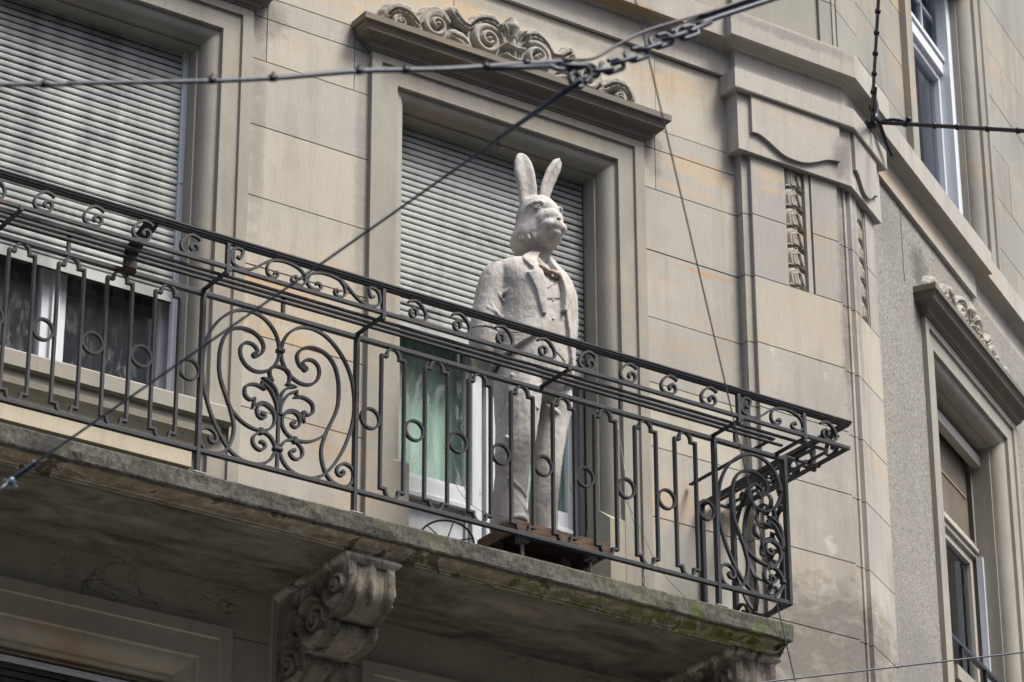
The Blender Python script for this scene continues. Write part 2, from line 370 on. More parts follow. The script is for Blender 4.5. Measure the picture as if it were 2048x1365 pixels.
# ------------------------------------------------------------------ carved relief from strokes
def relief(mb, F, v0, bounds, strokes, res=.005, flip=False, out=-1, lift=0):
    u0, u1, z0, z1 = bounds
    nu = int((u1 - u0) / res) + 1; nz = int((z1 - z0) / res) + 1
    U = np.linspace(u0, u1, nu); Z = np.linspace(z0, z1, nz); H = np.zeros((nz, nu))
    for st in strokes:
        P = np.array(st['p'], float); n = len(P)
        rr = st['r']; rr = np.array(rr if hasattr(rr, '__len__') else [rr] * n, float)
        if len(rr) != n: rr = np.interp(np.linspace(0, 1, n), np.linspace(0, 1, len(rr)), rr)
        hh = st.get('h', .03); hh = np.array(hh if hasattr(hh, '__len__') else [hh] * n, float)
        if len(hh) != n: hh = np.interp(np.linspace(0, 1, n), np.linspace(0, 1, len(hh)), hh)
        best = np.zeros_like(H); pw = st.get('pow', .5); rag = st.get('rag', 0); ribs = st.get('rib', 0)
        S = np.concatenate([[0], np.cumsum(np.linalg.norm(np.diff(P, axis=0), axis=1))])
        for i in range(max(1, n - 1)):
            a = P[i]; b = P[min(i + 1, n - 1)]; rm = max(rr[i], rr[min(i + 1, n - 1)]) * (1 + rag)
            i0 = max(0, int((min(a[0], b[0]) - rm - u0) / res)); i1 = min(nu, int((max(a[0], b[0]) + rm - u0) / res) + 2)
            j0 = max(0, int((min(a[1], b[1]) - rm - z0) / res)); j1 = min(nz, int((max(a[1], b[1]) + rm - z0) / res) + 2)
            if i1 <= i0 or j1 <= j0: continue
            uu, zz = np.meshgrid(U[i0:i1], Z[j0:j1])
            d = b - a; L2 = float(d @ d) or 1e-12
            t = np.clip(((uu - a[0]) * d[0] + (zz - a[1]) * d[1]) / L2, 0, 1)
            dist = np.hypot(uu - a[0] - t * d[0], zz - a[1] - t * d[1])
            k = min(i + 1, n - 1)
            r_ = rr[i] + (rr[k] - rr[i]) * t; h_ = hh[i] + (hh[k] - hh[i]) * t
            s_ = S[i] + (S[k] - S[i]) * t
            if rag: r_ = r_ * (1 + rag * np.abs(np.sin(s_ * PI / st.get('ragl', .05))) - rag * .5)
            q = np.clip(1 - (dist / r_) ** 2, 0, 1) ** pw * h_
            if ribs: q = q * (1 - .22 * (np.cos(dist / r_ * PI * ribs) * .5 + .5))
            best[j0:j1, i0:i1] = np.maximum(best[j0:j1, i0:i1], q)
        if st.get('sub'): H = np.maximum(0, H - best)
        elif st.get('plus'): H = H + best
        else: H = np.maximum(H, best)
    on = H > .0015
    cell = on[:-1, :-1] | on[1:, :-1] | on[:-1, 1:] | on[1:, 1:]
    idx = -np.ones((nz, nu), int); vs = []; fs = []
    js, is_ = np.nonzero(cell)
    for j, i in zip(js, is_):
        q = []
        for (b, a) in ((j, i), (j, i + 1), (j + 1, i + 1), (j + 1, i)):
            if idx[b, a] < 0:
                idx[b, a] = len(vs); vs.append(F(U[a], v0 + out * (H[b, a] + lift) if on[b, a] else v0 + .003, Z[b]))
            q.append(int(idx[b, a]))
        fs.append(tuple(q))
    mb.add(vs, fs, True); return mb

def spiral(cx, cz, r0, r1, a0, turns, n=40, cw=1):
    out = []
    for i in range(n + 1):
        t = i / n; r = r0 + (r1 - r0) * (t ** .8); a = a0 + cw * turns * 2 * PI * t
        out.append((cx + r * math.cos(a), cz + r * math.sin(a)))
    return out

# ------------------------------------------------------------------ BUILDING
bld = empty('building', (8.2, 0, -1.6), 'pale sandstone corner building with shuttered windows and carved trim', 'building')
bld_off = Vector((8.2, 0, -1.6))
def bb(mb, name, mat, parent=None, **k):
    o = mb.build(name, mat, None, **k); o.parent = parent or bld
    o.matrix_parent_inverse = Matrix.Translation(-bld_off) if parent is None else Matrix.Identity(4)
    return o

JZ = [-1.6, -1.15, -.7, -.25, .2, .65, 1.1, 1.55, 2.0, 2.45, 2.9, 3.35, 3.8, 4.25, 4.7, 5.15, 5.6, 6.05, 6.5, 7.0, 7.47, 7.97, 8.43, 8.86, 9.305, 9.77, 10.21, 10.65, 11.20]
def ashlar(mb, F, zs, spans, v=0, gap=.007, depth=.03, vj=None, seed=1):
    """spans(z0,z1) -> list of (u0,u1) solid ranges in that course"""
    rr = random.Random(seed)
    for k in range(len(zs) - 1):
        z0, z1 = zs[k], zs[k + 1]
        for (a, b) in spans(z0, z1):
            cuts = [a] + sorted(c for c in (vj(k, a, b) if vj else []) if a + .05 < c < b - .05) + [b]
            for i in range(len(cuts) - 1):
                j = rr.uniform(-.0015, .0015)
                x0 = cuts[i] + (gap * .4 if i else 0); x1 = cuts[i + 1] - (gap * .4 if i < len(cuts) - 2 else 0)
                box(mb, F, x0, x1, v + j, v + depth, z0 + gap / 2, z1 - gap / 2)
        for (a, b) in spans(z0, z1):
            box(mb, F, a + .003, b - .003, v + .018, v + .30, z0 - .0, z1 + .0)

# window openings on the main wall: (centre u, outer half width, z bottom, z top of surround)
HW = 1.002
WC = [7.332, 10.153]
def main_spans(z0, z1):
    if z1 > 10.53 and z0 >= 10.2:
        pass
    holes = []
    zt = 10.5
    if z0 < zt - .02 and z0 >= 6.99 - .01:
        for c in WC: holes.append((c - HW + .03, c + HW - .03))
    if z0 < 6.6 and z0 > 3.3:
        for c in WC: holes.append((c - HW + .03, c + HW - .03))
    out = []; x = 2.5
    for a, b in holes: out.append((x, a)); x = b
    out.append((x, 11.93)); return out
zsM = [z for z in JZ if z < 6.4] + [6.60, 7.0] + [z for z in JZ if 7.2 < z < 10.3] + [10.50, 10.65, 11.2]
# the course beside the surround heads keeps one height: 10.21-10.65 handled as two bands without a joint
mb = MB()
def vj(k, a, b):
    z = zsM[k]
    if 10.2 < z < 10.6: return [c + s for c in WC for s in (-HW - .105, HW + .11)]
    if 10.6 < z: return [9.75, 11.28, 6.4]
    if z < 6.9: return [8.75 + .0 * k]
    return []
def course(zs):
    ashlar(mb, MAIN, zs, main_spans, vj=vj)
zsAll = zsM
zsM = [z for z in zsAll if z >= 6.99]
ashlar(mb, MAIN, zsM, main_spans, vj=vj, gap=.007)
bb(mb, 'stone_wall', STONE)
zsM = [z for z in zsAll if z <= 7.01]; mb = MB(); ashlar(mb, MAIN, zsM, main_spans, vj=vj, gap=.006)
bb(mb, 'lower_wall', STONE_LOW)

# ---- pilaster with chamfered corner
def rwp(u, v): p = RW(u, v, 0); return (p[0], p[1])
mb = MB()
for k in range(len(JZ) - 1):
    z0, z1 = JZ[k], JZ[k + 1]
    top = 10.64
    if z0 >= top: break
    z1 = min(z1, top)
    orn = z0 > 9.7
    fr = [(11.905, .02), (11.905, -.06), (11.962, -.06), (11.962, -.088)]
    if orn: fr += [(12.232, -.088), (12.232, -.052), (12.452, -.052), (12.452, -.088)]
    fr += [(12.668, -.088), (12.668, -.062), (12.715, -.062), (12.722, -.052), (12.735, -.052), (12.742, -.062)]
    fr += [rwp(.012, 0), rwp(.022, .012), rwp(.036, .012), rwp(.045, -.02)]
    if orn: fr += [rwp(.17, -.02), rwp(.17, .012), rwp(.33, .012), rwp(.33, -.02)]
    fr += [rwp(.50, -.02), rwp(.50, .12)]
    cx, cy = 12.5, .3
    extrude_poly(mb, fr + [(12.9, .5), (11.93, .5)], z0 + .0035, z1 - .0035)
    ins = [(11.93, .05), (11.93, -.045), (11.99, -.06), (12.20, -.06), (12.21, -.035), (12.47, -.035), (12.48, -.06), (12.64, -.06), (12.70, -.03), rwp(.07, .03), rwp(.48, .03), rwp(.48, .12), (12.9, .45), (11.95, .45)]
    extrude_poly(mb, ins, z0 - .01, z1 + .01 if z1 < top else z1 - .01)
bb(mb, 'pilaster', STONE_PIL)
# husk chains
def husks(F, v, cu, z_top, z_bot, w, n=6, res=.004):
    mb = MB(); pitch = (z_top - z_bot) / n
    st = []
    for k in range(n):
        zt = z_top - k * pitch; c = zt - pitch * .42
        st.append(dict(p=[(cu - w * .12, c + pitch * .12), (cu - w * .10, c - pitch * .25)], r=[w * .40, w * .34], h=.030, pow=.5, rib=5))
        st.append(dict(p=[(cu + w * .2, c + pitch * .1), (cu + w * .3, c - pitch * .30)], r=[w * .24, w * .12], h=.026, pow=.5))
        st.append(dict(p=[(cu - w * .45, c - pitch * .42), (cu, c - pitch * .30), (cu + w * .42, c - pitch * .5)], r=[w * .05, w * .12, w * .05], h=.022))
        st.append(dict(p=[(cu + w * .10, c + pitch * .18), (cu + w * .10, c + pitch * .05), (cu + w * .14, c - pitch * .12), (cu + w * .22, c - pitch * .35)], r=[w * .085, w * .06, w * .04, w * .05], h=.024, sub=True))
        st.append(dict(p=[(cu - w * .5, c - pitch * .50), (cu - w * .2, c - pitch * .46), (cu + w * .05, c - pitch * .38), (cu + w * .5, c - pitch * .62)], r=[w * .04] * 4, h=.02, sub=True))
    relief(mb, F, v, (cu - w * .55, cu + w * .55, z_bot - .02, z_top + .01), st, res)
    return mb
bb(husks(MAIN, -.052, 12.325, 10.63, 9.775, .155), 'husk_ornament', CARVE)
bb(husks(RW, .012, .245, 10.63, 9.775, .135), 'husk_ornament', CARVE)
# edge fillets beside the husks
for (F__, a, b, v0_, v1_) in ((MAIN, 12.232, 12.246, -.075, -.052), (MAIN, 12.405, 12.440, -.080, -.052), (RW, .318, .33, -.012, .012)):
    mb = MB(); box(mb, F__, a, b, v0_, v1_, 9.775, 10.64); bb(mb, 'fillet', STONE_PIL)

# frieze block + lip of the pilaster
mb = MB()
def plan_break(o):
    """plan path of the pilaster head pushed out by o"""
    return [(11.905, .02), (11.905, -.06), (12.755, -.06), rwp(.50, 0), rwp(.50, .10)]
sweep_plan(mb, plan_break(0), [(-.02, 10.637), (.058, 10.637), (.058, 11.05), (-.02, 11.05)])
sweep_plan(mb, plan_break(0), [(-.02, 11.052), (.10, 11.052), (.104, 11.06), (.104, 11.198), (-.02, 11.198)])
bb(mb, 'frieze_block', STONE_PIL)
mb = MB()
S_ = [(11.945, 10.775), (11.997, 10.777), (12.062, 10.754), (12.137, 10.713), (12.202, 10.684), (12.29, 10.674), (12.381, 10.684), (12.474, 10.719), (12.567, 10.762), (12.655, 10.777)]
cv = [tuple(p) for p in catmull(S_, 5)]
def panel_shape(F, mp, v0, v1, xr):
    poly = [(mp(a), b) for a, b in cv] + [(mp(xr), 10.777), (mp(xr), 11.051), (mp(11.945), 11.051)]
    n = len(poly); vs = [F(a, v0, b) for a, b in poly] + [F(a, v1, b) for a, b in poly]
    mb.add(vs, [(i, (i + 1) % n, n + (i + 1) % n, n + i) for i in range(n)] + [tuple(range(n))])
panel_shape(MAIN, lambda x: x, -.142, -.116, 12.67)
panel_shape(RW, lambda x: (x - 11.945) / .71 * .42 + .02, -.082, -.056, 12.665)
bb(mb, 'raised_panel', STONE_PIL)

# ---- string course round the corner
base = [(2.5, 0), (11.895, 0), (11.895, -.06), (12.755, -.06), rwp(.50, 0), rwp(.50, .08), rwp(2.95, .08), rwp(2.95, .115), rwp(9, .115)]
prof = [(-.03, 11.205), (.03, 11.205), (.03, 11.385), (.036, 11.392), (.05, 11.394), (.055, 11.402), (.066, 11.412), (.082, 11.419), (.098, 11.428), (.106, 11.425), (.132, 11.425), (.134, 11.602), (.118, 11.612), (.02, 11.66), (.02, 11.70), (-.03, 11.70)]
mb = MB(); sweep_plan(mb, base, prof); bb(mb, 'string_course', STONE_PIL)
# ---- storey above
def up_main(z0, z1): return [(2.5, 11.93)]
mb = MB(); ashlar(mb, MAIN, [11.7, 12.2, 12.75, 13.3, 13.85, 14.4, 15], up_main, v=.005, vj=lambda k, a, b: [3.5 + (k % 2) * .7 + i * 1.4 for i in range(7)], seed=3)
pts = [(11.905, .1), (11.905, -.035), (12.60, -.035), (12.60, -.015), (12.64, -.015), (12.64, -.035), (12.745, -.035), rwp(0, .02), rwp(.06, .02), rwp(.06, .035), rwp(.09, .035), rwp(.09, .02), rwp(.49, .02), rwp(.49, .2), (12.9, .6), (11.93, .6)]
extrude_poly(mb, pts, 11.69, 12.06)
extrude_poly(mb, pts, 12.067, 15)
def up_right(z0, z1):
    c = 2.654
    return [(.49, c - .95), (c + .95, 9)]
UZ = [11.7, 12.02, 12.47, 12.92, 13.37, 13.82, 14.27, 15]
ashlar(mb, RW, UZ, up_right, v=.085, gap=.006, vj=lambda k, a, b: [(1.05 if k % 2 else .8)] if a < 1 else [4.2 + (k % 2) * .75 + i * 1.5 for i in range(4)], seed=5)
bb(mb, 'upper_wall', STONE_UP)
# ---- rough wall right of the corner
mb = MB()
c = 2.715
for (a, b, z0, z1) in ((.49, c - .98, -1.6, 11.22), (c + .98, 9, -1.6, 11.22), (c - .98, c + .98, 10.46, 11.22), (c - .98, c + .98, -1.6, 7.3)):
    box(mb, RW, a, b, .08, .4, z0, z1)
bb(mb, 'roughcast_wall', ROUGH)
mb = MB()
# shallow vertical seam in the render above the window
tube(mb, [RW(1.39 + .006 * math.sin(i * 2.1), .081, 10.62 + i * .05) for i in range(12)], .004, 5)
bb(mb, 'render_crack', DARK)

# ---- window surround: profile (u inwards, depth v)
PROF = [(0, .05), (0, -.035), (.070, -.035), (.074, -.018), (.190, -.018), (.193, .006)]
for i in range(13):
    t = i / 12 * PI / 2
    PROF.append((.195 + .085 * math.sin(t), .008 + .088 * (1 - math.cos(t))))
PROF += [(.280, .101), (.296, .101), (.296, .24), (.33, .24)]
def surround(F, c, half, ztop, zbot, name='window_surround', mat=None, dv=0, plinth=None):
    mb = MB(); n = len(PROF); vs = []
    st = [(-1, 0), (-1, 1), (1, 1), (1, 0)]
    for (sx, sz) in st:
        for (u, v) in PROF:
            vs.append(F(c + sx * (half - u), v + dv, (ztop - u) if sz else zbot))
    fs = []
    for i in range(3):
        for j in range(n - 1): fs.append((i * n + j, i * n + j + 1, (i + 1) * n + j + 1, (i + 1) * n + j))
    mb.add(vs, fs, False)
    if plinth:
        for sx in (-1, 1):
            a, b = sorted((c + sx * (half - .185), c + sx * (half - .30)))
            box(mb, F, a, b, dv - .0155, dv + .235, zbot, plinth - .05)
            # sloping stop
            a2, b2 = a, b
            vs = [F(a, dv - .0155, plinth - .05), F(b, dv - .0155, plinth - .05), F(a, dv + .10, plinth - .05), F(b, dv + .10, plinth - .05), F(a, dv + .09, plinth + .03), F(b, dv + .09, plinth + .03)]
            mb.add(vs, [(0, 1, 5, 4), (0, 4, 2), (1, 3, 5), (2, 4, 5, 3)])
    return bb(mb, name, mat or STONE_TRIM)
PROF_L = PROF
surround(MAIN, WC[0], HW, 10.52, 7.02, plinth=None)
surround(MAIN, WC[1], HW, 10.52, 7.02, plinth=7.93)
for c in WC: surround(MAIN, c, HW, 6.63, 3.0, mat=STONE_LOW)
surround(RW, 2.715, 1.015, 10.50, 7.2, dv=.08)
surround(RW, 2.654, .99, 14.3, 11.70, dv=.07, mat=STONE_UP)

# ---- hoods
HP = [(0, 0), (.045, 0), (.048, .012), (.058, .014), (.062, .024)]
for i in range(7):
    t = i / 6; HP.append((.066 + .062 * t + .012 * math.sin(t * 2 * PI) * -1, .028 + .062 * t))
HP += [(.130, .094), (.134, .104), (.138, .112), (.142, .122), (.156, .126), (.160, .130), (.160, .170), (.150, .174), (0, .205)]
def hood(F, c, half, z, dv=0, mat=None):
    mb = MB()
    e = half + .0
    P = [F(c - e, dv + .03, 0), F(c - e, dv, 0), F(c + e, dv, 0), F(c + e, dv + .03, 0)]
    # the first leg runs outwards so its outside is on the right hand
    sweep_plan(mb, [P[0], P[1], P[2], P[3]], [(o, z + b) for o, b in HP])
    return bb(mb, 'hood_cornice', mat or STONE_DARK)
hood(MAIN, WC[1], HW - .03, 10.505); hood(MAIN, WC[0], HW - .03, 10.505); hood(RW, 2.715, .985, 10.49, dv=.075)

# ---- carved crest above a hood
def crest_strokes():
    st = []
    def S(p, r, h=.05, **k):
        if 'rag' in k: k.setdefault('pow', .32); k.setdefault('rib', 2)
        st.append(dict(p=p, r=r, h=h, **k))
    for s in (-1, 1):
        m = lambda L: [(s * a, b) for a, b in L]
        # big volute
        S(m(spiral(-.185, .155, .128, .128, R(20), 1.0, 40, 1)), .012, .03)
        S(m(spiral(-.185, .155, .05, .05, 0, 1.0, 24)), [.075, .075], .028, pow=.25)
        S(m(spiral(-.185, .155, .108, .026, R(55), 1.75, 70, 1)), [.030, .024, .016], [.062, .072, .085], pow=.35)
        S(m([(-.185, .155), (-.184, .156)]), .026, .09)
        # leaf over the big volute
        S(m(catmull([(-.06, .21), (-.10, .275), (-.17, .31), (-.25, .285), (-.31, .225), (-.37, .225), (-.43, .275), (-.48, .275)], 6)), [.022, .036, .044, .034, .03, .036, .042, .02], [.05, .075, .08, .06, .05, .065, .07, .03], rag=.45, ragl=.055)
        S(m(catmull([(-.06, .215), (-.10, .268), (-.17, .297), (-.25, .275), (-.31, .215), (-.37, .218), (-.43, .262)], 6)), .008, .03, sub=True)
        S(m(catmull([(-.04, .13), (-.05, .20), (-.09, .26)], 5)), [.022, .03, .014], .05, rag=.3)
        # lower leaf between the volutes
        S(m(catmull([(-.30, .03), (-.35, .10), (-.42, .13), (-.47, .09)], 6)), [.045, .05, .036, .012], [.03, .05, .045, .02], rag=.5, ragl=.045)
        S(m(catmull([(-.30, .04), (-.35, .10), (-.43, .12)], 5)), .009, .025, sub=True)
        S(m([(-.33, .02), (-.33, .07)]), [.04, .02], .05)
        # middle volute
        S(m(spiral(-.56, .135, .045, .045, 0, 1, 20)), .055, .026, pow=.25)
        S(m(spiral(-.56, .135, .092, .026, R(70), 1.5, 60, 1)), [.034, .022, .014], [.055, .07, .08], pow=.35)
        S(m([(-.56, .135), (-.559, .136)]), .026, .09)
        S(m(catmull([(-.46, .20), (-.53, .245), (-.61, .225), (-.665, .15), (-.70, .08), (-.66, .03)], 6)), [.02, .032, .036, .026, .02], [.05, .065, .06, .05, .04], rag=.25)
        # outer small volute under an arching leaf
        S(m(catmull([(-.66, .05), (-.70, .11), (-.77, .165), (-.85, .165), (-.91, .115), (-.935, .045)], 6)), [.018, .03, .04, .042, .034, .018], [.045, .065, .075, .07, .055, .035], rag=.4, ragl=.05)
        S(m(catmull([(-.69, .10), (-.77, .15), (-.85, .15), (-.90, .10)], 6)), .008, .03, sub=True)
        S(m(spiral(-.815, .075, .050, .015, R(90), 1.35, 40, 1)), [.020, .014, .010], [.05, .06, .07], pow=.35)
        S(m([(-.815, .075), (-.814, .075)]), .018, .07)
        S(m([(-.74, .02), (-.75, .06)]), [.03, .015], .04)
        S(m(catmull([(-.97, .02), (-1.0, .045), (-1.035, .02)], 4)), [.015, .022, .012], .03)
    # centre: sheaf, two bands and palmette
    S([(0, .0), (0, .13)], [.055, .05], .06); S([(-.05, .0), (-.03, .13)], [.022, .016], .07); S([(.05, .0), (.03, .13)], [.022, .016], .07); S([(0, 0), (0, .13)], .016, .085)
    S(catmull([(-.075, .075), (0, .060), (.075, .075)], 6), .016, .10, pow=.3); S(catmull([(-.065, .155), (0, .142), (.065, .155)], 6), .015, .10, pow=.3)
    S([(0, .17), (0, .22), (0, .25)], [.032, .026, .045], [.07, .07, .08])
    S([(0, .24), (0, .30), (0, .37)], [.045, .055, .022], [.08, .10, .07])
    for s in (-1, 1):
        S([(s * a, b) for a, b in catmull([(.01, .22), (.05, .275), (.085, .30), (.105, .285)], 6)], [.03, .028, .022, .016], [.06, .075, .08, .07])
        S([(s * .100, .275), (s * .1, .276)], .026, .095)
        S([(s * a, b) for a, b in catmull([(.025, .24), (.045, .29), (.05, .33)], 5)], .007, .03, sub=True)
    return st
CR = crest_strokes()
def crest(F, c, z, v):
    st = [dict(s, p=[(c + a, z + b) for a, b in s['p']]) for s in CR]
    mb = MB(); relief(mb, F, v, (c - 1.06, c + 1.06, z - .01, z + .42), st, .0048)
    return bb(mb, 'carved_crest', CARVE)
crest(MAIN, WC[1], 10.685, -.002); crest(RW, 2.715, 10.66, .079)

# ---- roller shutters
SHDARK = simple('shutter_gap', (.012, .012, .012), .9)
def shutter(F, u0, u1, ztop, zbot, v, parent, pitch=.0425, mat=None):
    mb = MB(); z = zbot + .075; k = 0
    box(mb, F, u0, u1, v - .004, v + .014, zbot, zbot + .066)
    box(mb, F, u0, u1, v - .010, v + .016, zbot, zbot + .012)
    prof = [(0.010, .000), (-.001, .0005), (-.0035, .006), (-.0042, .018), (-.0035, .030), (-.001, .0330), (.010, .0335)]
    rr = random.Random(3)
    while z < ztop:
        tlt = rr.uniform(-.0012, .0012)
        hk = rr.uniform(.94, 1.03); e1 = rr.uniform(-.0012, .0012); e2 = rr.uniform(-.0012, .0012)
        vs = [F(u, v + a + tlt, z + b * hk + (e1 if u == u0 else e2)) for u in (u0, u1) for a, b in prof]; n = len(prof)
        mb.add(vs, [(j, j + 1, n + j + 1, n + j) for j in range(n - 1)], False)
        z += pitch; k += 1
    m2 = MB(); box(m2, F, u0 - .001, u1 + .001, v + .0095, v + .02, zbot + .067, ztop + .02)
    m2.build('slat_gaps', SHDARK, parent)
    return mb
def rm(mb, name, mat, parent, **k):
    o = mb.build(name, mat, parent, **k); return o
def wtag(name):
    e = bpy.data.objects.new(name, None); link(e, bld); e.matrix_parent_inverse = Matrix.Translation(-bld_off); e.empty_display_size = .1; return e

def pane(F, u0, u1, z0, z1, v, mat, parent, name='pane'):
    mb = MB(); mb.add([F(u0, v, z0), F(u1, v, z0), F(u1, v, z1), F(u0, v, z1)], [(0, 1, 2, 3)]); return rm(mb, name, mat, parent)
def frame_rect(mb, F, u0, u1, z0, z1, w, v0, v1):
    box(mb, F, u0, u0 + w, v0, v1, z0, z1); box(mb, F, u1 - w, u1, v0, v1, z0, z1)
    box(mb, F, u0 + w, u1 - w, v0 + .001, v1 - .001, z0, z0 + w); box(mb, F, u0 + w, u1 - w, v0 + .001, v1 - .001, z1 - w, z1)
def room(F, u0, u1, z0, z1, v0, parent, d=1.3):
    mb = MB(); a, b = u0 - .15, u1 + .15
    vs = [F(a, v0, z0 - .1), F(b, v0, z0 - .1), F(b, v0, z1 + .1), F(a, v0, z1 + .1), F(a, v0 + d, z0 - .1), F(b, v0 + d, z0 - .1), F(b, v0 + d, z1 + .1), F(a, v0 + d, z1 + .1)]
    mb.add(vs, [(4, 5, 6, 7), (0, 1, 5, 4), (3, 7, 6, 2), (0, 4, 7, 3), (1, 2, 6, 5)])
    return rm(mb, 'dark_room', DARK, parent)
def curtain(F, u0, u1, z0, z1, v, mat, parent, amp=.025, n=60, wl=.09):
    mb = MB(); vs = []
    for i in range(n + 1):
        u = u0 + (u1 - u0) * i / n; w = amp * math.sin(u * 2 * PI / wl) + amp * .5 * math.sin(u * 2 * PI / (wl * 2.7))
        vs += [F(u, v + w, z0), F(u, v + w * .8, z1)]
    mb.add(vs, [(2 * i, 2 * i + 2, 2 * i + 3, 2 * i + 1) for i in range(n)], True)
    return rm(mb, 'curtain', mat, parent, recalc=False)

# left window (window with sill)
w = wtag('window'); c = WC[0]; L_, R_ = c - .706, c + .706
rm(shutter(MAIN, L_ + .03, R_ - .03, 10.25, 8.60, .215, w), 'roller_shutter', SHUT, w)
for (a, b) in ((L_, L_ + .032), (R_ - .032, R_)):
    mb = MB(); box(mb, MAIN, a, b, .195, .235, 7.95, 10.24); box(mb, MAIN, a + .002, b - .002, .190, .21, 9.36, 9.44); rm(mb, 'guide_rail', WHITE2, w)
mb = MB(); frame_rect(mb, MAIN, L_ - .04, R_ + .13, 7.88, 10.3, .07, .31, .38); box(mb, MAIN, R_ - .055, R_ + .06, .295, .335, 7.9, 10.2)
rm(mb, 'frame', WHITE, w, bevel=.003)
mb = MB(); box(mb, MAIN, c - .085, c + .065, .30, .36, 7.93, 10.2); box(mb, MAIN, c - .03, c + .02, .28, .31, 7.93, 10.2); rm(mb, 'mullion', WHITE, w, bevel=.004)
pane(MAIN, L_ + .03, c - .08, 7.95, 10.2, .335, GLASS, w); pane(MAIN, c + .06, R_ - .05, 7.95, 10.2, .335, GLASS, w)
curtain(MAIN, L_ - .1, R_ + .2, 7.9, 10.2, .62, cloth('grey_curtain', (.30, .275, .27), (.38, .35, .34), 3), w)
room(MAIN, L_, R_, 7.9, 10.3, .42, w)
mb = MB(); box(mb, MAIN, L_ + .0, R_, .02, .32, 7.60, 7.935)
sweep_plan(mb, [(c - .835, .05), (c - .835, 0), (c + .835, 0), (c + .835, .05)], [(-.02, 7.79), (.085, 7.79), (.10, 7.80), (.10, 7.885), (.092, 7.895), (-.02, 7.93)])
bb(mb, 'window_sill', STONE_TRIM)
mb = MB()
sweep_plan(mb, [(c - .80, .05), (c - .80, 0), (c + .80, 0), (c + .80, .05)], [(-.02, 7.64), (.01, 7.64), (.015, 7.66), (.035, 7.69), (.06, 7.715), (.066, 7.74), (.066, 7.789), (-.02, 7.789)])
box(mb, MAIN, c - .72, c + .72, -.012, .2, 7.52, 7.64); box(mb, MAIN, c - .72, c + .72, .004, .2, 7.36, 7.52); box(mb, MAIN, c - .72, c + .72, .02, .2, 7.0, 7.36)
bb(mb, 'sill_apron', STONE_LOW)

# middle balcony door
w = wtag('balcony_door'); c = WC[1]; L_, R_ = c - .706, c + .706
rm(shutter(MAIN, L_ + .012, R_ - .012, 10.25, 8.865, .215, w), 'roller_shutter', SHUT, w)
mb = MB(); box(mb, MAIN, R_ - .004, R_ + .002, .224, .238, 7.1, 10.24); rm(mb, 'guide_rail', RUSTY, w)
mb = MB(); box(mb, MAIN, L_ - .03, L_ + .05, .30, .39, 7.08, 10.3); box(mb, MAIN, R_ + .058, R_ + .2, .30, .39, 7.08, 10.3); box(mb, MAIN, L_, R_, .30, .39, 10.2, 10.3); rm(mb, 'frame', WHITE2, w, bevel=.004)
def leaf(u0, u1, v, glass0, nm='door_leaf', s=.10):
    mb = MB()
    box(mb, MAIN, u0, u0 + s, v, v + .045, 7.10, 10.2); box(mb, MAIN, u1 - s, u1, v, v + .045, 7.10, 10.2)
    box(mb, MAIN, u0 + s, u1 - s, v + .001, v + .044, 7.10, 7.22); box(mb, MAIN, u0 + s, u1 - s, v + .001, v + .044, 7.86, glass0); box(mb, MAIN, u0 + s, u1 - s, v + .001, v + .044, 10.1, 10.2)
    box(mb, MAIN, u0 + s, u1 - s, v + .018, v + .034, 7.22, 7.86)
    for (a, b) in ((7.845, 7.875), (7.875, 7.89)): box(mb, MAIN, u0 + s - .03, u1 - s + .03, v - (.035 if a < 7.87 else .018), v + .002, a, b)
    box(mb, MAIN, u0 + s, u1 - s, v + .008, v + .02, glass0, glass0 + .02)
    o = rm(mb, nm, WHITE, w, bevel=.003)
    pane(MAIN, u0 + s, u1 - s, glass0, 10.1, v + .025, GLASS_DOOR, o)
    return o
leaf(L_ + .04, c + .0, .315, 7.985); leaf(c + .035, R_ + .055, .300, 7.985, s=.135)
mb = MB(); box(mb, MAIN, c - .075, c - .005, .285, .32, 7.1, 10.15); rm(mb, 'cover_strip', WHITE, w, bevel=.006)
curtain(MAIN, L_ - .14, R_ + .14, 7.1, 8.95, .425, CURT_G, w, .006, 60, .16)
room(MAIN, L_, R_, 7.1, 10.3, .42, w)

# lower-storey windows
for c in WC:
    w = wtag('window'); L_, R_ = c - .706, c + .706
    mb = MB(); box(mb, MAIN, L_, R_, .15, .20, 6.268, 6.284); rm(mb, 'shutter_rail', WHITE2, w)
    rm(shutter(MAIN, L_ + .01, R_ - .01, 6.34, 3.2, .235, w), 'roller_shutter', simple('dark_shutter', (.07, .075, .07), .6), w)
# right lower window
w = wtag('window'); c = 2.715; L_, R_ = c - .72, c + .72; DV = .08
mb = MB(); frame_rect(mb, RW, L_ - .03, R_ + .10, 8.1, 10.22, .09, DV + .26, DV + .34)
box(mb, RW, L_, R_ + .02, DV + .245, DV + .33, 9.36, 9.47); box(mb, RW, L_, R_ + .02, DV + .225, DV + .30, 9.40, 9.43)
rm(mb, 'frame', BUFFW, w, bevel=.003)
mb = MB(); box(mb, RW, L_ + .02, R_ - .06, DV + .27, DV + .285, 9.47, 10.12); rm(mb, 'transom_board', BOARD, w)
mb = MB(); box(mb, RW, c + .0, c + .012, DV + .262, DV + .272, 9.5, 10.1); box(mb, RW, L_, R_ - .1, DV + .262, DV + .272, 9.80, 9.815); rm(mb, 'board_strip', simple('straw_tape', (.30, .24, .15), .8), w)
mb = MB(); box(mb, RW, L_ - .02, R_ + .02, DV + .17, DV + .235, 10.07, 10.15); rm(mb, 'shutter_bar', BUFFW, w)
mb = MB(); frame_rect(mb, RW, L_ + .03, R_ - .02, 8.1, 9.36, .06, DV + .27, DV + .32); rm(mb, 'sash', BUFFW, w, bevel=.003)
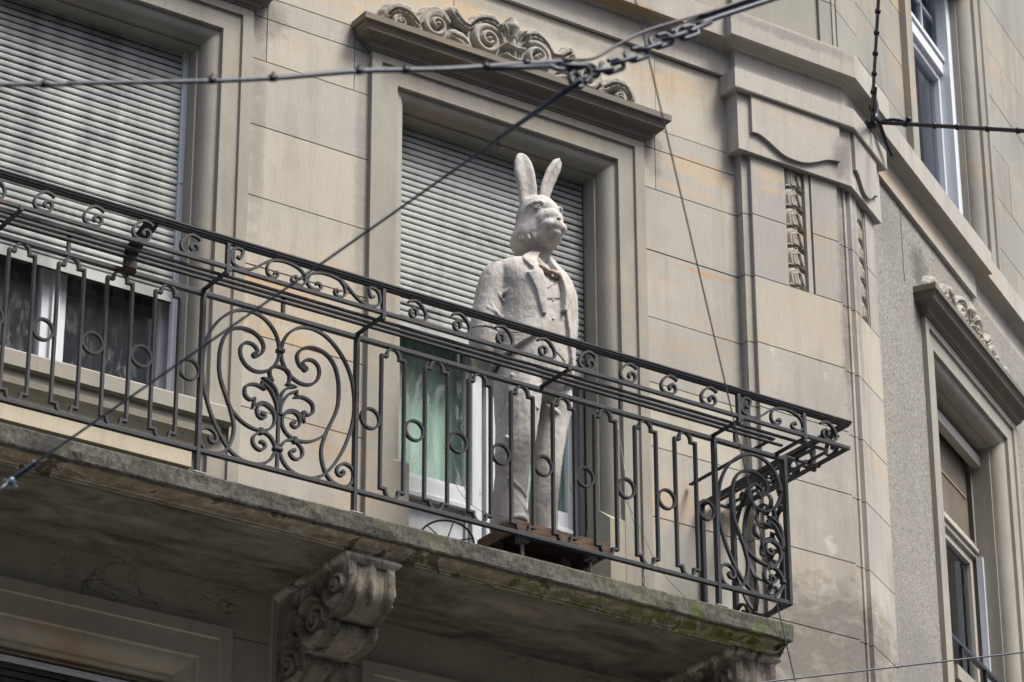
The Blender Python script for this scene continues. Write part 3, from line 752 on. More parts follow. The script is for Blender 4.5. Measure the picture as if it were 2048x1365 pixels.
pane(RW, L_ + .08, R_ - .07, 8.15, 9.31, DV + .30, GLASS_BLUE, w)
curtain(RW, L_, R_ - .25, 8.0, 9.4, DV + .5, CURT_B, w, .02, 50, .14)
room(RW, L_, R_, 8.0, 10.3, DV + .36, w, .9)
mb = MB(); box(mb, RW, L_ + .002, R_ - .002, DV + .03, DV + .34, 7.2, 8.04); box(mb, RW, L_ + .003, R_ - .003, DV - .01, DV + .34, 7.93, 8.03); bb(mb, 'window_sill', STONE_TRIM)
mb = MB(); box(mb, RW, R_ - .03, R_ + .0, DV + .195, DV + .24, 8.05, 9.36); rm(mb, 'reveal_board', WHITE2, w)
w2 = wtag('guard_rail')
mb = MB(); box(mb, RW, L_, R_, DV + .09, DV + .13, 8.325, 8.352); rm(mb, 'rail', BLACKCABLE, w2)
for u in (2.46, 2.98): mb = MB(); box(mb, RW, u, u + .022, DV + .095, DV + .12, 8.06, 8.325); rm(mb, 'post', BLACKCABLE, w2)
# right upper window
w = wtag('window'); c = 2.654; L_, R_ = c - .695, c + .695; DV = .07
mb = MB(); frame_rect(mb, RW, L_ - .03, R_ + .06, 11.75, 14.2, .075, DV + .245, DV + .33)
box(mb, RW, L_, R_, DV + .20, DV + .32, 13.30, 13.41); box(mb, RW, L_, R_, DV + .185, DV + .22, 13.41, 13.45)
for u in (c - .08, c + .33): box(mb, RW, u, u + .028, DV + .26, DV + .29, 13.45, 14.2)
box(mb, RW, L_ + .02, R_ - .02, DV + .262, DV + .288, 13.80, 13.83)
frame_rect(mb, RW, L_ + .045, R_ - .07, 11.80, 13.30, .055, DV + .232, DV + .30)
rm(mb, 'frame', WHITE2, w, bevel=.003)
pane(RW, L_ + .03, R_ - .06, 11.85, 14.15, DV + .275, GLASS_BLUE, w)
mb = MB(); box(mb, RW, R_ - .09, R_ + .0, DV + .15, DV + .235, 11.7, 14.2); rm(mb, 'reveal_board', WHITE2, w)
curtain(RW, L_, R_ - .25, 11.7, 14.2, DV + .5, CURT_B, w, .02, 50, .14)
room(RW, L_, R_, 11.7, 14.2, DV + .34, w, .9)

# cracks in the sheltered wall under the balcony: a thin dark stone band gives the frieze its own tone
mb = MB(); box(mb, MAIN, 2.5, 11.9, -.006, .02, 6.635, 7.05); bb(mb, 'frieze_band', STONE_FRIEZE)
# ------------------------------------------------------------------ BALCONY
bal = empty('balcony', (8.5, -.4, 6.9), 'mossy weathered stone balcony slab carried on scrolled brackets', 'balcony')
bof = Vector((8.5, -.4, 6.9))
def ba(mb, name, mat, parent=None, **k):
    o = mb.build(name, mat, parent or bal, **k)
    if parent is None: o.matrix_parent_inverse = Matrix.Translation(-bof)
    return o
XE = 11.52
mb = MB()
# slab with slightly worn edges
P = [(2.5, -.86), (XE, -.86), (XE, 0.0)]
nseg = 160
def worn(path, prof, amp, step=.025):
    pts = []
    for i in range(len(path) - 1):
        a = np.array(path[i]); b = np.array(path[i + 1]); n = max(1, int(np.linalg.norm(b - a) / step))
        for k in range(n): pts.append(tuple(a + (b - a) * k / n))
    pts.append(path[-1])
    m = MB(); sweep_plan(m, pts, prof)
    vs = []
    for (x, y, z) in m.v:
        d = mnoise.noise(Vector((x * 3.1, y * 3.1, z * 9))) * amp + mnoise.noise(Vector((x * 14, y * 14, z * 20))) * amp * .8 + min(0, mnoise.noise(Vector((x * 7 + 5, y, z * 30))) + .35) * amp * 2
        vs.append((x, y + (d if y < -.3 else 0), z + d * .8))
    m.v = vs; return m
m = worn([(2.5, -.86), (XE, -.86), (XE, 0.03)], [(-.86, 7.078), (-.02, 7.078), (-.004, 7.074), (0, 7.066), (0, 7.02), (0, 6.975), (-.004, 6.966), (-.03, 6.964), (-.86, 6.964)], .007)
ba(m, 'slab', SLAB)
m = worn([(2.5, -.86), (XE, -.86), (XE, 0.03)], [(-.8, 6.9635), (-.022, 6.9635), (-.024, 6.955), (-.034, 6.948), (-.048, 6.943), (-.062, 6.934), (-.070, 6.922), (-.074, 6.912), (-.088, 6.91), (-.090, 6.900), (-.096, 6.892), (-.8, 6.892)], .003)
ba(m, 'cornice_moulding', MOULD)
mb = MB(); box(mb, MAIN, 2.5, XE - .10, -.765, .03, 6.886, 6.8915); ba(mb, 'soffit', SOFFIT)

# console brackets
def br_mat():
    m, nt, b, out = nmat('flaking_bracket_stone'); g = NG(nt)
    n1 = g.noise(3.5, 6, .7, (1, 1, .6), 1.0); n2 = g.noise(14, 6, .75)
    col = g.mix(g.ramp(n2, [(.35, 0), (.65, 1)]), (.13, .115, .088), (.25, .228, .185))
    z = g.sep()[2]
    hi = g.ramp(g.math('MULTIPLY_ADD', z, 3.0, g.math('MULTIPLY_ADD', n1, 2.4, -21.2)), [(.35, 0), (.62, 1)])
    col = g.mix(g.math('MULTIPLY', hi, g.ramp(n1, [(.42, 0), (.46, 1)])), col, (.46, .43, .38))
    col = g.mix(g.ramp(g.noise(5, 5, .65, (2, 1, .5), .6), [(.56, 0), (.62, .85)]), col, (.055, .045, .038))
    g.l(col, b.inputs['Base Color']); b.inputs['Roughness'].default_value = .9; g.bump(n2, .5, .008, b); return m
BRS = br_mat()
LOBES = [(-.752, 6.886), (-.76, 6.84), (-.768, 6.78), (-.768, 6.72), (-.755, 6.672), (-.72, 6.632), (-.67, 6.602), (-.60, 6.582), (-.55, 6.574),
         (-.592, 6.560), (-.605, 6.530), (-.592, 6.503), (-.55, 6.482), (-.48, 6.467), (-.40, 6.46), (-.315, 6.459),
         (-.335, 6.44), (-.33, 6.41), (-.31, 6.385), (-.27, 6.352), (-.21, 6.318), (-.14, 6.29), (-.05, 6.272), (0.02, 6.27)]
def bracket(X, name='console_bracket'):
    mb = MB(); n = len(LOBES)
    W = .285
    # front rolls: five ribs across the width (two reeded bands, three round rolls)
    cols = []
    def colmod(t):
        # outward bulge across the width
        if t < .17 or t > .83: return .0
        u = (t - .17) / .66; return -.024 + .026 * math.exp(-((u - .5) / .19) ** 2) + .006 * math.exp(-((u - .12) / .07) ** 2) + .006 * math.exp(-((u - .88) / .07) ** 2)
    N = 46
    vs = []
    for i in range(N + 1):
        t = i / N; dm = colmod(t)
        for j, (y, z) in enumerate(LOBES):
            a = LOBES[max(0, j - 1)]; b = LOBES[min(n - 1, j + 1)]
            ty, tz = b[0] - a[0], b[1] - a[1]; l = math.hypot(ty, tz) or 1; ny, nz = tz / l, -ty / l
            vs.append((X + t * W, y + ny * dm * (-1 if ny > 0 else 1) * (1 if ny < 0 else -1), z + nz * 0))
    fs = [(i * n + j, i * n + j + 1, (i + 1) * n + j + 1, (i + 1) * n + j) for i in range(N) for j in range(n - 1)]
    mb.add(vs, fs, True)
    for i, fl in ((0, False), (N, True)):
        ring = [vs[i * n + j] for j in range(n)] + [(X + (i / N) * W, .02, 6.886)]
        mb.add(ring, [tuple(range(len(ring)))])
    o = ba(mb, name, BRS)
    # reeding on the two edge bands
    for (x0, x1) in ((X + .004, X + .046), (X + W - .046, X + W - .004)):
        mb = MB(); pts = catmull(LOBES[1:], 40); acc = 0
        for k in range(1, len(pts)):
            acc += float(np.linalg.norm(pts[k] - pts[k - 1]))
            if acc > .0088:
                acc = 0; y, z = pts[k]
                tube(mb, [(x0, y + .001, z), (x1, y + .001, z)], .0034, 5)
        ba(mb, 'reeding', BRS, o)
    # top moulding (cap)
    mb = MB()
    sweep_plan(mb, [(X - .004, .02), (X - .004, -.752), (X + W + .004, -.752), (X + W + .004, .02)], [(-.05, 6.845), (.004, 6.845), (.008, 6.852), (.022, 6.862), (.028, 6.868), (.028, 6.8855), (-.05, 6.8855)])
    ba(mb, 'bracket_cap', BRS, o)
    # carved side scrolls
    FS = Fr((X, 0, 0), (0, 1, 0), (1, 0, 0)); FS2 = Fr((X + W, 0, 0), (0, 1, 0), (-1, 0, 0))
    st = []
    def S(p, r, h=.02, **k): st.append(dict(p=p, r=r, h=[q * 1.5 for q in h] if isinstance(h, list) else h * 1.5, **k))
    S(spiral(-.665, 6.735, .062, .016, R(200), 1.4, 50, -1), [.014, .010], [.022, .03]); S([(-.665, 6.735), (-.664, 6.735)], .018, .032)
    S(spiral(-.46, 6.60, .088, .018, R(190), 1.7, 60, -1), [.018, .012], [.024, .034]); S([(-.46, 6.60), (-.459, 6.6)], .02, .036)
    S(spiral(-.20, 6.43, .085, .018, R(190), 1.6, 60, -1), [.017, .012], [.022, .03]); S([(-.20, 6.43), (-.199, 6.43)], .02, .034)
    S(catmull([(-.70, 6.665), (-.62, 6.655), (-.57, 6.68), (-.57, 6.73)], 6), [.012, .026, .028, .01], .026, rib=3, rag=.4, ragl=.03)
    S(catmull([(-.53, 6.52), (-.42, 6.50), (-.35, 6.53), (-.33, 6.60)], 6), [.012, .030, .032, .012], .028, rib=3, rag=.4, ragl=.03)
    S(catmull([(-.50, 6.70), (-.42, 6.745), (-.34, 6.73), (-.29, 6.68)], 6), [.01, .024, .028, .012], .024, rag=.5, ragl=.035)
    S(catmull([(-.33, 6.62), (-.27, 6.70), (-.22, 6.73), (-.17, 6.70)], 6), [.012, .02, .022, .01], .022, rag=.5, ragl=.03)
    S(catmull([(-.30, 6.36), (-.24, 6.34), (-.13, 6.35)], 6), [.01, .02, .01], .02)
    S(catmull([(-.10, 6.50), (-.13, 6.57), (-.19, 6.60), (-.25, 6.57)], 6), [.01, .022, .024, .01], .024, rag=.4, ragl=.03)
    for (F_) in (FS, FS2):
        mb = MB(); relief(mb, F_, 0, (-.76, .0, 6.30, 6.84), st, .005)
        ba(mb, 'side_scroll', BRS, o)
    return o
bracket(8.612); bracket(11.172)
for X in (8.612, 11.172):
    mb = MB(); box(mb, MAIN, X - .03, X + .285 + .03, -.03, .03, 5.6, 6.885); ba(mb, 'bracket_backplate', STONE_LOW)

# ------------------------------------------------------------------ RAILING
RX0, RX1 = 5.23, 11.535
rail = empty('balcony_railing', (8.6, -.82, 7.08), 'dark wrought iron balcony railing with scroll panels and projecting planter shelf', 'railing')
rof = Vector((8.6, -.82, 7.08))
def ra(mb, name, mat=IRON, parent=None, **k):
    o = mb.build(name, mat, parent or rail, **k)
    if parent is None: o.matrix_parent_inverse = Matrix.Translation(-rof)
    return o
YP = -.82
FP = Fr((0, YP, 0), (1, 0, 0), (0, 1, 0))           # front panel plane; bars lie v -.01 .. +.012
FSd = Fr((11.535, YP, 0), (0, 1, 0), (-1, 0, 0))     # side panel: u runs back to the wall
TZ0, TZ1 = 8.110, 8.134; BZ0, BZ1 = 7.205, 7.228
mb = MB(); box(mb, FP, 3.0, 11.547, -.016, .016, TZ0, TZ1); ra(mb, 'top_rail', bevel=.002)
mb = MB(); box(mb, FP, 3.0, 11.545, -.014, .014, BZ0, BZ1); ra(mb, 'bottom_rail', bevel=.002)
mb = MB(); box(mb, FSd, .016, .84, -.016, .016, TZ0 + .001, TZ1 - .001); ra(mb, 'top_rail', bevel=.002)
mb = MB(); box(mb, FSd, .014, .84, -.014, .014, BZ0 + .001, BZ1 - .001); ra(mb, 'bottom_rail', bevel=.002)
POSTS = [5.23, 7.65, 8.60, 11.02, 11.535]
for x in POSTS:
    mb = MB(); box(mb, FP, x - .011, x + .011, -.018, .018, 7.085 if x < 11.5 else BZ0, TZ0); o = ra(mb, 'post', bevel=.002)
    if x < 11.5:
        mb = MB(); box(mb, FP, x - .035, x + .045, -.03, .03, 7.079, 7.089); ra(mb, 'foot_plate', LEAD, o, bevel=.004)
for u in (.50, .80):
    mb = MB(); box(mb, FSd, u - .018, u + .018, -.012, .012, 7.0 if u < .7 else 7.05, TZ0); ra(mb, 'post', bevel=.002)

A = [(0.006, 7.924), (0.015, 7.966), (0.034, 8.011), (0.069, 8.052), (0.114, 8.082), (0.166, 8.096), (0.223, 8.094), (0.281, 8.075), (0.334, 8.037), (0.382, 7.986), (0.42, 7.926), (0.447, 7.859), (0.462, 7.784), (0.466, 7.727), (0.464, 7.657), (0.452, 7.585), (0.431, 7.512), (0.404, 7.442), (0.364, 7.365), (0.324, 7.307), (0.284, 7.263), (0.239, 7.236), (0.194, 7.222), (0.133, 7.222), (0.082, 7.238), (0.043, 7.269), (0.019, 7.31), (0.009, 7.339)]
A2 = [(0.006, 7.919), (0.008, 7.876), (0.021, 7.84), (0.045, 7.802), (0.076, 7.776), (0.118, 7.758), (0.164, 7.756), (0.205, 7.774), (0.233, 7.808), (0.244, 7.85), (0.233, 7.887), (0.207, 7.907), (0.176, 7.908), (0.15, 7.894), (0.139, 7.874), (0.149, 7.862)]
B = [(0.154, 7.848), (0.131, 7.852), (0.11, 7.876), (0.103, 7.911), (0.118, 7.945), (0.148, 7.969), (0.189, 7.984), (0.236, 7.984), (0.283, 7.969), (0.32, 7.939), (0.347, 7.892), (0.364, 7.822), (0.367, 7.759), (0.365, 7.705), (0.352, 7.645), (0.328, 7.586), (0.301, 7.525), (0.284, 7.478), (0.27, 7.428), (0.266, 7.381), (0.275, 7.328), (0.294, 7.28), (0.326, 7.242), (0.372, 7.224), (0.419, 7.226), (0.454, 7.254), (0.468, 7.297), (0.463, 7.333), (0.437, 7.354), (0.406, 7.356), (0.375, 7.336), (0.364, 7.305), (0.378, 7.284), (0.399, 7.286), (0.409, 7.303), (0.401, 7.309)]
C_ = [(0.321, 7.572), (0.303, 7.526), (0.279, 7.491), (0.244, 7.46), (0.198, 7.434), (0.148, 7.421), (0.097, 7.421), (0.053, 7.443), (0.028, 7.476), (0.022, 7.513), (0.032, 7.544), (0.057, 7.566), (0.09, 7.577), (0.118, 7.564), (0.132, 7.536), (0.124, 7.505), (0.102, 7.492), (0.083, 7.501), (0.084, 7.517), (0.099, 7.522)]
E_ = [(0.014, 7.35), (0.025, 7.372), (0.046, 7.399), (0.077, 7.413), (0.104, 7.413), (0.13, 7.396), (0.149, 7.371), (0.149, 7.338), (0.125, 7.313), (0.095, 7.312), (0.076, 7.334), (0.082, 7.353), (0.101, 7.358)]
F_ = [(0.009, 7.541), (0.014, 7.595), (0.034, 7.639), (0.059, 7.674), (0.084, 7.69), (0.104, 7.701), (0.106, 7.679), (0.097, 7.666), (0.136, 7.677), (0.177, 7.67), (0.206, 7.647), (0.206, 7.602), (0.176, 7.582), (0.156, 7.592), (0.149, 7.590), (0.155, 7.544), (0.128, 7.571), (0.092, 7.585), (0.052, 7.573), (0.023, 7.539)]
G_ = [(0.004, 7.559), (0.005, 7.612), (0.018, 7.669), (0.043, 7.702), (0.068, 7.717), (0.097, 7.726), (0.047, 7.729), (0.059, 7.752), (0.060, 7.785), (0.042, 7.810), (0.011, 7.818), (-0.001, 7.818)]
def sharp(P, br, n=5):
    """Catmull-Rom between break indices so forged corners stay sharp"""
    out = []; br = [0] + br + [len(P) - 1]
    for i in range(len(br) - 1):
        seg = P[br[i]:br[i + 1] + 1]
        q = catmull(seg, n) if len(seg) > 2 else [np.array(p, float) for p in seg]
        out += q if not out else q[1:]
    return out
WB = .0145; V0, V1 = -.010, .011
def tp(n, tail=.8): return None
def half_medallion(F, cx, s, par, mirror_c=True):
    m = lambda L: [(cx + s * a, b) for a, b in L]
    items = [('outer_scroll', catmull(A, 5)), ('upper_volute', catmull(A2, 6)), ('inner_scroll', catmull(B, 5)), ('link_scroll', catmull(C_, 5)), ('small_volute', catmull(E_, 5)), ('side_leaf', sharp(F_, [5, 7, 13, 15])), ('top_leaf', sharp(G_, [5, 6]))]
    for i, (nm, P) in enumerate(items):
        mb = MB(); dd = .0006 * i
        taper = None
        if nm in ('upper_volute', 'inner_scroll', 'link_scroll', 'small_volute'):
            n = len(P); taper = [1.0] * n
            for k in range(n - 5, n): taper[k] = 1.0 + .35 * (k - n + 6) / 5
        ribbon(mb, F, m([tuple(p) for p in P]), WB if i < 3 else WB * .9, V0 - dd, V1 + dd, taper=taper)
        if nm == 'inner_scroll':   # upper end blob
            e = P[0]; ax = m([tuple(e)])[0]; ribbon(mb, F, [(ax[0] + .011 * math.cos(t * PI / 4), ax[1] + .011 * math.sin(t * PI / 4)) for t in range(8)], .013, V0 - .002, V1 + .002, closed=True)
        if nm in ('inner_scroll', 'link_scroll', 'small_volute'):
            e = m([tuple(P[-1])])[0]
            ribbon(mb, F, [(e[0] + .005 * math.cos(t * PI / 3), e[1] + .005 * math.sin(t * PI / 3)) for t in range(6)], .010, V0 - .002, V1 + .002, closed=True)
        ra(mb, nm, IRON, par)
def medallion(F, cx, sides, stem=True):
    mb = MB()
    if stem:
        ribbon(mb, F, [(cx, BZ1 - .005), (cx, 7.36), (cx, 7.53)], .016, V0 + .001, V1 - .001)
    else:
        ribbon(mb, F, [(cx - sides[0] * -.006, BZ1 - .005), (cx - sides[0] * -.006, 7.53)], .010, V0 + .001, V1 - .001)
    par = ra(mb, 'medallion_stem')
    for s in sides: half_medallion(F, cx, s, par)
    mb = MB()
    k = 1 if len(sides) > 1 else 0
    a, b = (cx - .022, cx + .022) if k else sorted((cx, cx + sides[0] * .024))
    box(mb, F, a, b, V0 - .007, V1 + .007, 7.903, 7.925); ra(mb, 'collar', IRON, par, bevel=.003)
    mb = MB(); a, b = (cx - .028, cx + .028) if k else sorted((cx, cx + sides[0] * .028))
    box(mb, F, a, b, V0 - .008, V1 + .008, 7.328, 7.349); ra(mb, 'collar', IRON, par, bevel=.006)
    for s in sides:
        a, b = sorted((cx + s * .092, cx + s * .115)); mb = MB(); box(mb, F, a, b, V0 - .006, V1 + .006, 7.398, 7.436); ra(mb, 'collar', IRON, par, bevel=.003)
medallion(FP, 8.125, (-1, 1))
medallion(FP, 11.505, (-1,), False)
medallion(FSd, .03, (1,), False)
medallion(FP, 4.755, (-1, 1))

# balusters: rectangular hoops with round lobes top and bottom, rings between
def hoop_path(cx):
    w = .0735; P = []
    top, bot = 8.058, 7.272
    def arc(cz, sgn, a0, a1, n=10):
        return [(cx + .0415 * math.cos(a0 + (a1 - a0) * i / n), cz + sgn * .047 * math.sin(a0 + (a1 - a0) * i / n)) for i in range(n + 1)]
    P = [(cx - w, bot), (cx - w, top), (cx - .041, top)] + [(cx - .041 + 0, top + .008)] + arc(top + .008, 1, PI, 0)[1:] + [(cx + .041, top), (cx + w, top), (cx + w, bot), (cx + .041, bot)] + [(cx + .041, bot - .004)] + arc(bot - .004, -1, 0, PI)[1:] + [(cx - .041, bot)]
    return P
def mk_baluster():
    mb = MB(); ribbon(mb, FP, hoop_path(0), .0135, -.013, .013, closed=True); return mb
def mk_ring():
    mb = MB(); n = 36
    ribbon(mb, FP, [(.0575 * math.cos(2 * PI * i / n), 7.661 + .0575 * math.sin(2 * PI * i / n)) for i in range(n)], .0125, -.0115, .0115, closed=True); return mb
b0 = r0 = None
for (xa, n) in ((8.60, 8), (5.23, 8), (2.81, 8)):
    for i in range(n + 1):
        x = xa + .091 + .2825 * i if xa > 8 else xa + .091 + .2825 * i
        if r0 is None: r0 = ra(mk_ring(), 'ring'); r0.location.x = x; o = r0
        else: o = r0.copy(); link(o, rail); o.matrix_parent_inverse = Matrix.Translation(-rof); o.location.x = x + random.uniform(-.002, .002)
        if x < 3: pass
        if i < n:
            x2 = x + .14125
            if b0 is None: b0 = ra(mk_baluster(), 'baluster'); b0.location.x = x2
            else: o = b0.copy(); link(o, rail); o.matrix_parent_inverse = Matrix.Translation(-rof); o.location.x = x2 + random.uniform(-.002, .002); o.location.z = random.uniform(-.002, .002)
for o in list(rail.children):
    if o.name.startswith(('ring', 'baluster')) and o.location.x < 5.2: bpy.data.objects.remove(o)

# outer band (planter edge)
YO = -1.09; XO = 11.80
FB = Fr((0, YO, 0), (1, 0, 0), (0, 1, 0)); FBs = Fr((XO, YO, 0), (0, 1, 0), (-1, 0, 0))
LB0, LB1 = 8.148, 8.170; HB0, HB1 = 8.298, 8.312
mb = MB(); box(mb, FB, 3.0, XO + .011, -.011, .011, LB0, LB1); ra(mb, 'band_rail', bevel=.002)
mb = MB(); box(mb, FBs, .011, 1.09, -.011, .011, LB0 + .001, LB1 - .001); ra(mb, 'band_rail', bevel=.002)
HP2 = [(-.018, 8.298), (.012, 8.298), (.012, 8.306), (.018, 8.308), (.020, 8.320), (.024, 8.322), (.024, 8.330), (-.012, 8.330), (-.018, 8.326)]
mb = MB(); sweep_plan(mb, [(3.0, YO), (XO, YO), (XO, .0)], HP2 + [HP2[0]], ends=True); ra(mb, 'handrail')
Hm = [(-0.407, 8.238), (-0.42, 8.246), (-0.402, 8.269), (-0.388, 8.262), (-0.391, 8.280), (-0.414, 8.288), (-0.441, 8.28), (-0.458, 8.247), (-0.456, 8.207), (-0.43, 8.184), (-0.385, 8.176), (-0.34, 8.187), (-0.301, 8.212), (-0.261, 8.245), (-0.222, 8.272), (-0.171, 8.287), (-0.111, 8.290), (-0.059, 8.279), (-0.023, 8.257), (-0.007, 8.222), (-0.012, 8.195), (-0.036, 8.179), (-0.066, 8.180), (-0.09, 8.193), (-0.085, 8.214), (-0.065, 8.222), (-0.06, 8.209)]
Hm = [(-0.425, 8.240)] + [(-.405, 8.232), (-.395, 8.250)] + Hm[4:]
H2 = [(-0.211, 8.275), (-0.236, 8.245), (-0.242, 8.214), (-0.234, 8.190), (-0.208, 8.177), (-0.183, 8.184), (-0.175, 8.206), (-0.189, 8.214), (-0.199, 8.199)]
def band_scroll(F, cx, s):
    mb = MB()
    ribbon(mb, F, [(cx + s * -p[0] * -1, p[1]) if False else (cx + s * p[0], p[1]) for p in catmull(Hm, 5)], .0125, -.010, .010)
    ribbon(mb, F, [(cx + s * p[0], p[1]) for p in catmull(H2, 5)], .0115, -.0105, .0105)
    return ra(mb, 'band_scroll')
for cx in (8.117, 4.75):
    band_scroll(FB, cx, 1); band_scroll(FB, cx, -1)
band_scroll(FB, 11.475, 1)
band_scroll(FBs, .32, -1)
Gs = [(0.055, 8.267), (0.038, 8.280), (0.0, 8.286), (-0.031, 8.266), (-0.056, 8.229), (-0.056, 8.195), (-0.038, 8.178), (-0.009, 8.173), (0.02, 8.178), (0.041, 8.199), (0.039, 8.226), (0.02, 8.237), (0.002, 8.228), (-0.001, 8.211), (0.009, 8.207)]
def cscroll(F, s):
    mb = MB(); P = catmull(Gs, 5); n = len(P); tpz = [1] * (n - 8) + [1 + .12 * k for k in range(8)]
    ribbon(mb, F, [(s * p[0], p[1]) for p in P], .0125, -.011, .011, taper=tpz); return mb
protos = {}
def place_c(s, x):
    if s not in protos: protos[s] = ra(cscroll(FB, s), 'c_scroll'); o = protos[s]
    else: o = protos[s].copy(); link(o, rail); o.matrix_parent_inverse = Matrix.Translation(-rof)
    o.location.x = x
for base in (8.60, 5.23):
    for k in range(8): place_c(-1 if k < 4 else 1, base + .212 + .2825 * k)
place_c(-1, 11.655)
for k, u in enumerate((.14, .52, .80, .98)):
    m = cscroll(Fr(FBs(u, 0, 0), FBs.e, FBs.n), -1 if k % 2 == 0 else 1); ra(m, 'c_scroll')
for x in (5.23, 7.638, 8.598, 10.996, 11.475):
    mb = MB(); box(mb, FB, x - .011, x + .011, -.014, .014, 8.115, HB0); ra(mb, 'band_post', bevel=.002)
for u in (.32, .62):
    mb = MB(); box(mb, FBs, u - .011, u + .011, -.014, .014, 8.13, HB0); ra(mb, 'band_post', bevel=.002)
# arms carrying the shelf
for x in (5.23, 6.44, 7.645, 8.60, 9.81, 11.01, 11.475):
    mb = MB(); box(mb, FP, x - .012, x + .012, -.285, .01, 8.1345, 8.1475)
    if x in (6.44, 9.81): box(mb, FB, x - .0115, x + .0115, -.016, -.0115, 8.135, 8.165)
    ra(mb, 'shelf_arm', bevel=.002)
for u in (0.0, .34, .78):
    mb = MB(); box(mb, FSd, u - .012, u + .012, -.27, .01, 8.1347, 8.1473); ra(mb, 'shelf_arm', bevel=.002)
# long bars
for (y, z0, w) in ((-1.008, 8.148, .022), (-.915, 8.148, .022)):
    mb = MB(); box(mb, MAIN, 3.0, 11.45 if y > -1 else 11.70, y - w / 2, y + w / 2, z0, z0 + .012); ra(mb, 'shelf_bar', bevel=.002)
mb = MB(); box(mb, MAIN, 3.0, 11.44, -.842, -.812, 8.226, 8.238); ra(mb, 'shelf_bar', bevel=.002)
for x_ in (11.63, 11.72):
    mb = MB(); box(mb, MAIN, x_ - .011, x_ + .011, -.99, -.02, 8.1485, 8.16); ra(mb, 'shelf_bar', bevel=.002)
mb = MB(); box(mb, MAIN, 11.44, 11.465, -.84, -.02, 8.2265, 8.2375); ra(mb, 'shelf_bar', bevel=.002)
for x in (6.85, 8.135, 9.25, 10.36, 11.18):
    mb = MB(); box(mb, FP, x - .009, x + .009, -.012, .012, TZ1, 8.226); ra(mb, 'shelf_upright', bevel=.002)
# wide strap bracing the handrail on the left
mb = MB(); Fst = Fr((7.19, 0, 0), (0, 1, 0), (1, 0, 0))
ribbon(mb, Fst, [(-1.10, 8.300), (-.885, 8.232), (-.868, 8.222), (-.858, 8.205), (-.855, 8.135), (-.848, 8.118), (-.83, 8.109)], .008, -.040, .040); ra(mb, 'strap_brace')

# ------------------------------------------------------------------ RABBIT STATUE
def pl_mat():
    m, nt, b, out = nmat('weathered_plaster'); g = NG(nt)
    n1 = g.noise(3.2, 6, .62, (1, 1, .8), .6); n2 = g.noise(30, 5, .7); n3 = g.noise(2.0, 4, .6); n4 = g.noise(8, 6, .72, (1, 1, .5), 1.2)
    col = g.mix(g.ramp(n1, [(.36, 0), (.66, 1)]), (.36, .34, .315), (.55, .53, .50))
    col = g.mix(g.ramp(n3, [(.5, 0), (.72, .45)]), col, (.42, .34, .25))
    col = g.mix(g.ramp(n4, [(.50, 0), (.68, .65)]), col, (.22, .20, .165))
    col = g.mix(g.ramp(n2, [(.28, .3), (.40, 0)]), col, (.22, .20, .17))
    g.l(col, b.inputs['Base Color']); b.inputs['Roughness'].default_value = .8
    p = g.bump(n2, .3, .005, b); p = g.bump(n4, .4, .02, b, p); return m
PLASTER = pl_mat()
ST = Vector((9.97, -.5, 7.375))
def ring(mb_rings, x, y, z, rx, ry): mb_rings.append((x, y, z, rx, ry))
def loft(mb, rings, seg=28, sub=4, tilt=None):
    P = catmull(rings, sub); vs = []; fs = []
    for (x, y, z, rx, ry) in P:
        for k in range(seg):
            a = 2 * PI * k / seg
            vs.append((x + max(rx, .002) * math.cos(a), y + max(ry, .002) * math.sin(a), z))
    n = len(P)
    for i in range(n - 1):
        for k in range(seg): fs.append((i * seg + k, i * seg + (k + 1) % seg, (i + 1) * seg + (k + 1) % seg, (i + 1) * seg + k))
    fs += [tuple(range(seg))[::-1], tuple((n - 1) * seg + k for k in range(seg))]
    mb.add(vs, fs, True)
def shell(mb, rings, rng, off, thick=.02, nseg=26, sub=5):
    """open coat: rng(z) gives the angular range covered (0 = front, + = viewer's right)"""
    P = catmull(rings, sub); n = len(P); vs = []; fs = []
    for (x, y, z, rx, ry) in P:
        a0, a1 = rng(z)
        for side in (0, 1):
            for k in range(nseg + 1):
                a = a0 + (a1 - a0) * k / nseg
                o = off - (thick if side else 0)
                vs.append((x + (rx + o) * math.sin(a), y - (ry + o) * math.cos(a), z))
    m = nseg + 1; S = 2 * m
    for i in range(n - 1):
        for k in range(nseg):
            fs.append((i * S + k, i * S + k + 1, (i + 1) * S + k + 1, (i + 1) * S + k))
            fs.append((i * S + m + k, (i + 1) * S + m + k, (i + 1) * S + m + k + 1, i * S + m + k + 1))
        for k in (0, nseg):
            fs.append((i * S + k, (i + 1) * S + k, (i + 1) * S + m + k, i * S + m + k))
    for i in (0, n - 1):
        for k in range(nseg): fs.append((i * S + k, i * S + k + 1, i * S + m + k + 1, i * S + m + k))
    mb.add(vs, fs, True)
mb = MB()
TOR = [(9.985, -.50, 8.36, .215, .17), (9.985, -.50, 8.46, .228, .175), (9.99, -.505, 8.56, .226, .172), (10.0, -.51, 8.70, .222, .168), (10.0, -.505, 8.84, .234, .172), (9.985, -.495, 8.95, .236, .165), (9.97, -.485, 9.03, .222, .140), (9.985, -.475, 9.085, .15, .105), (10.01, -.47, 9.135, .085, .085)]
loft(mb, TOR)
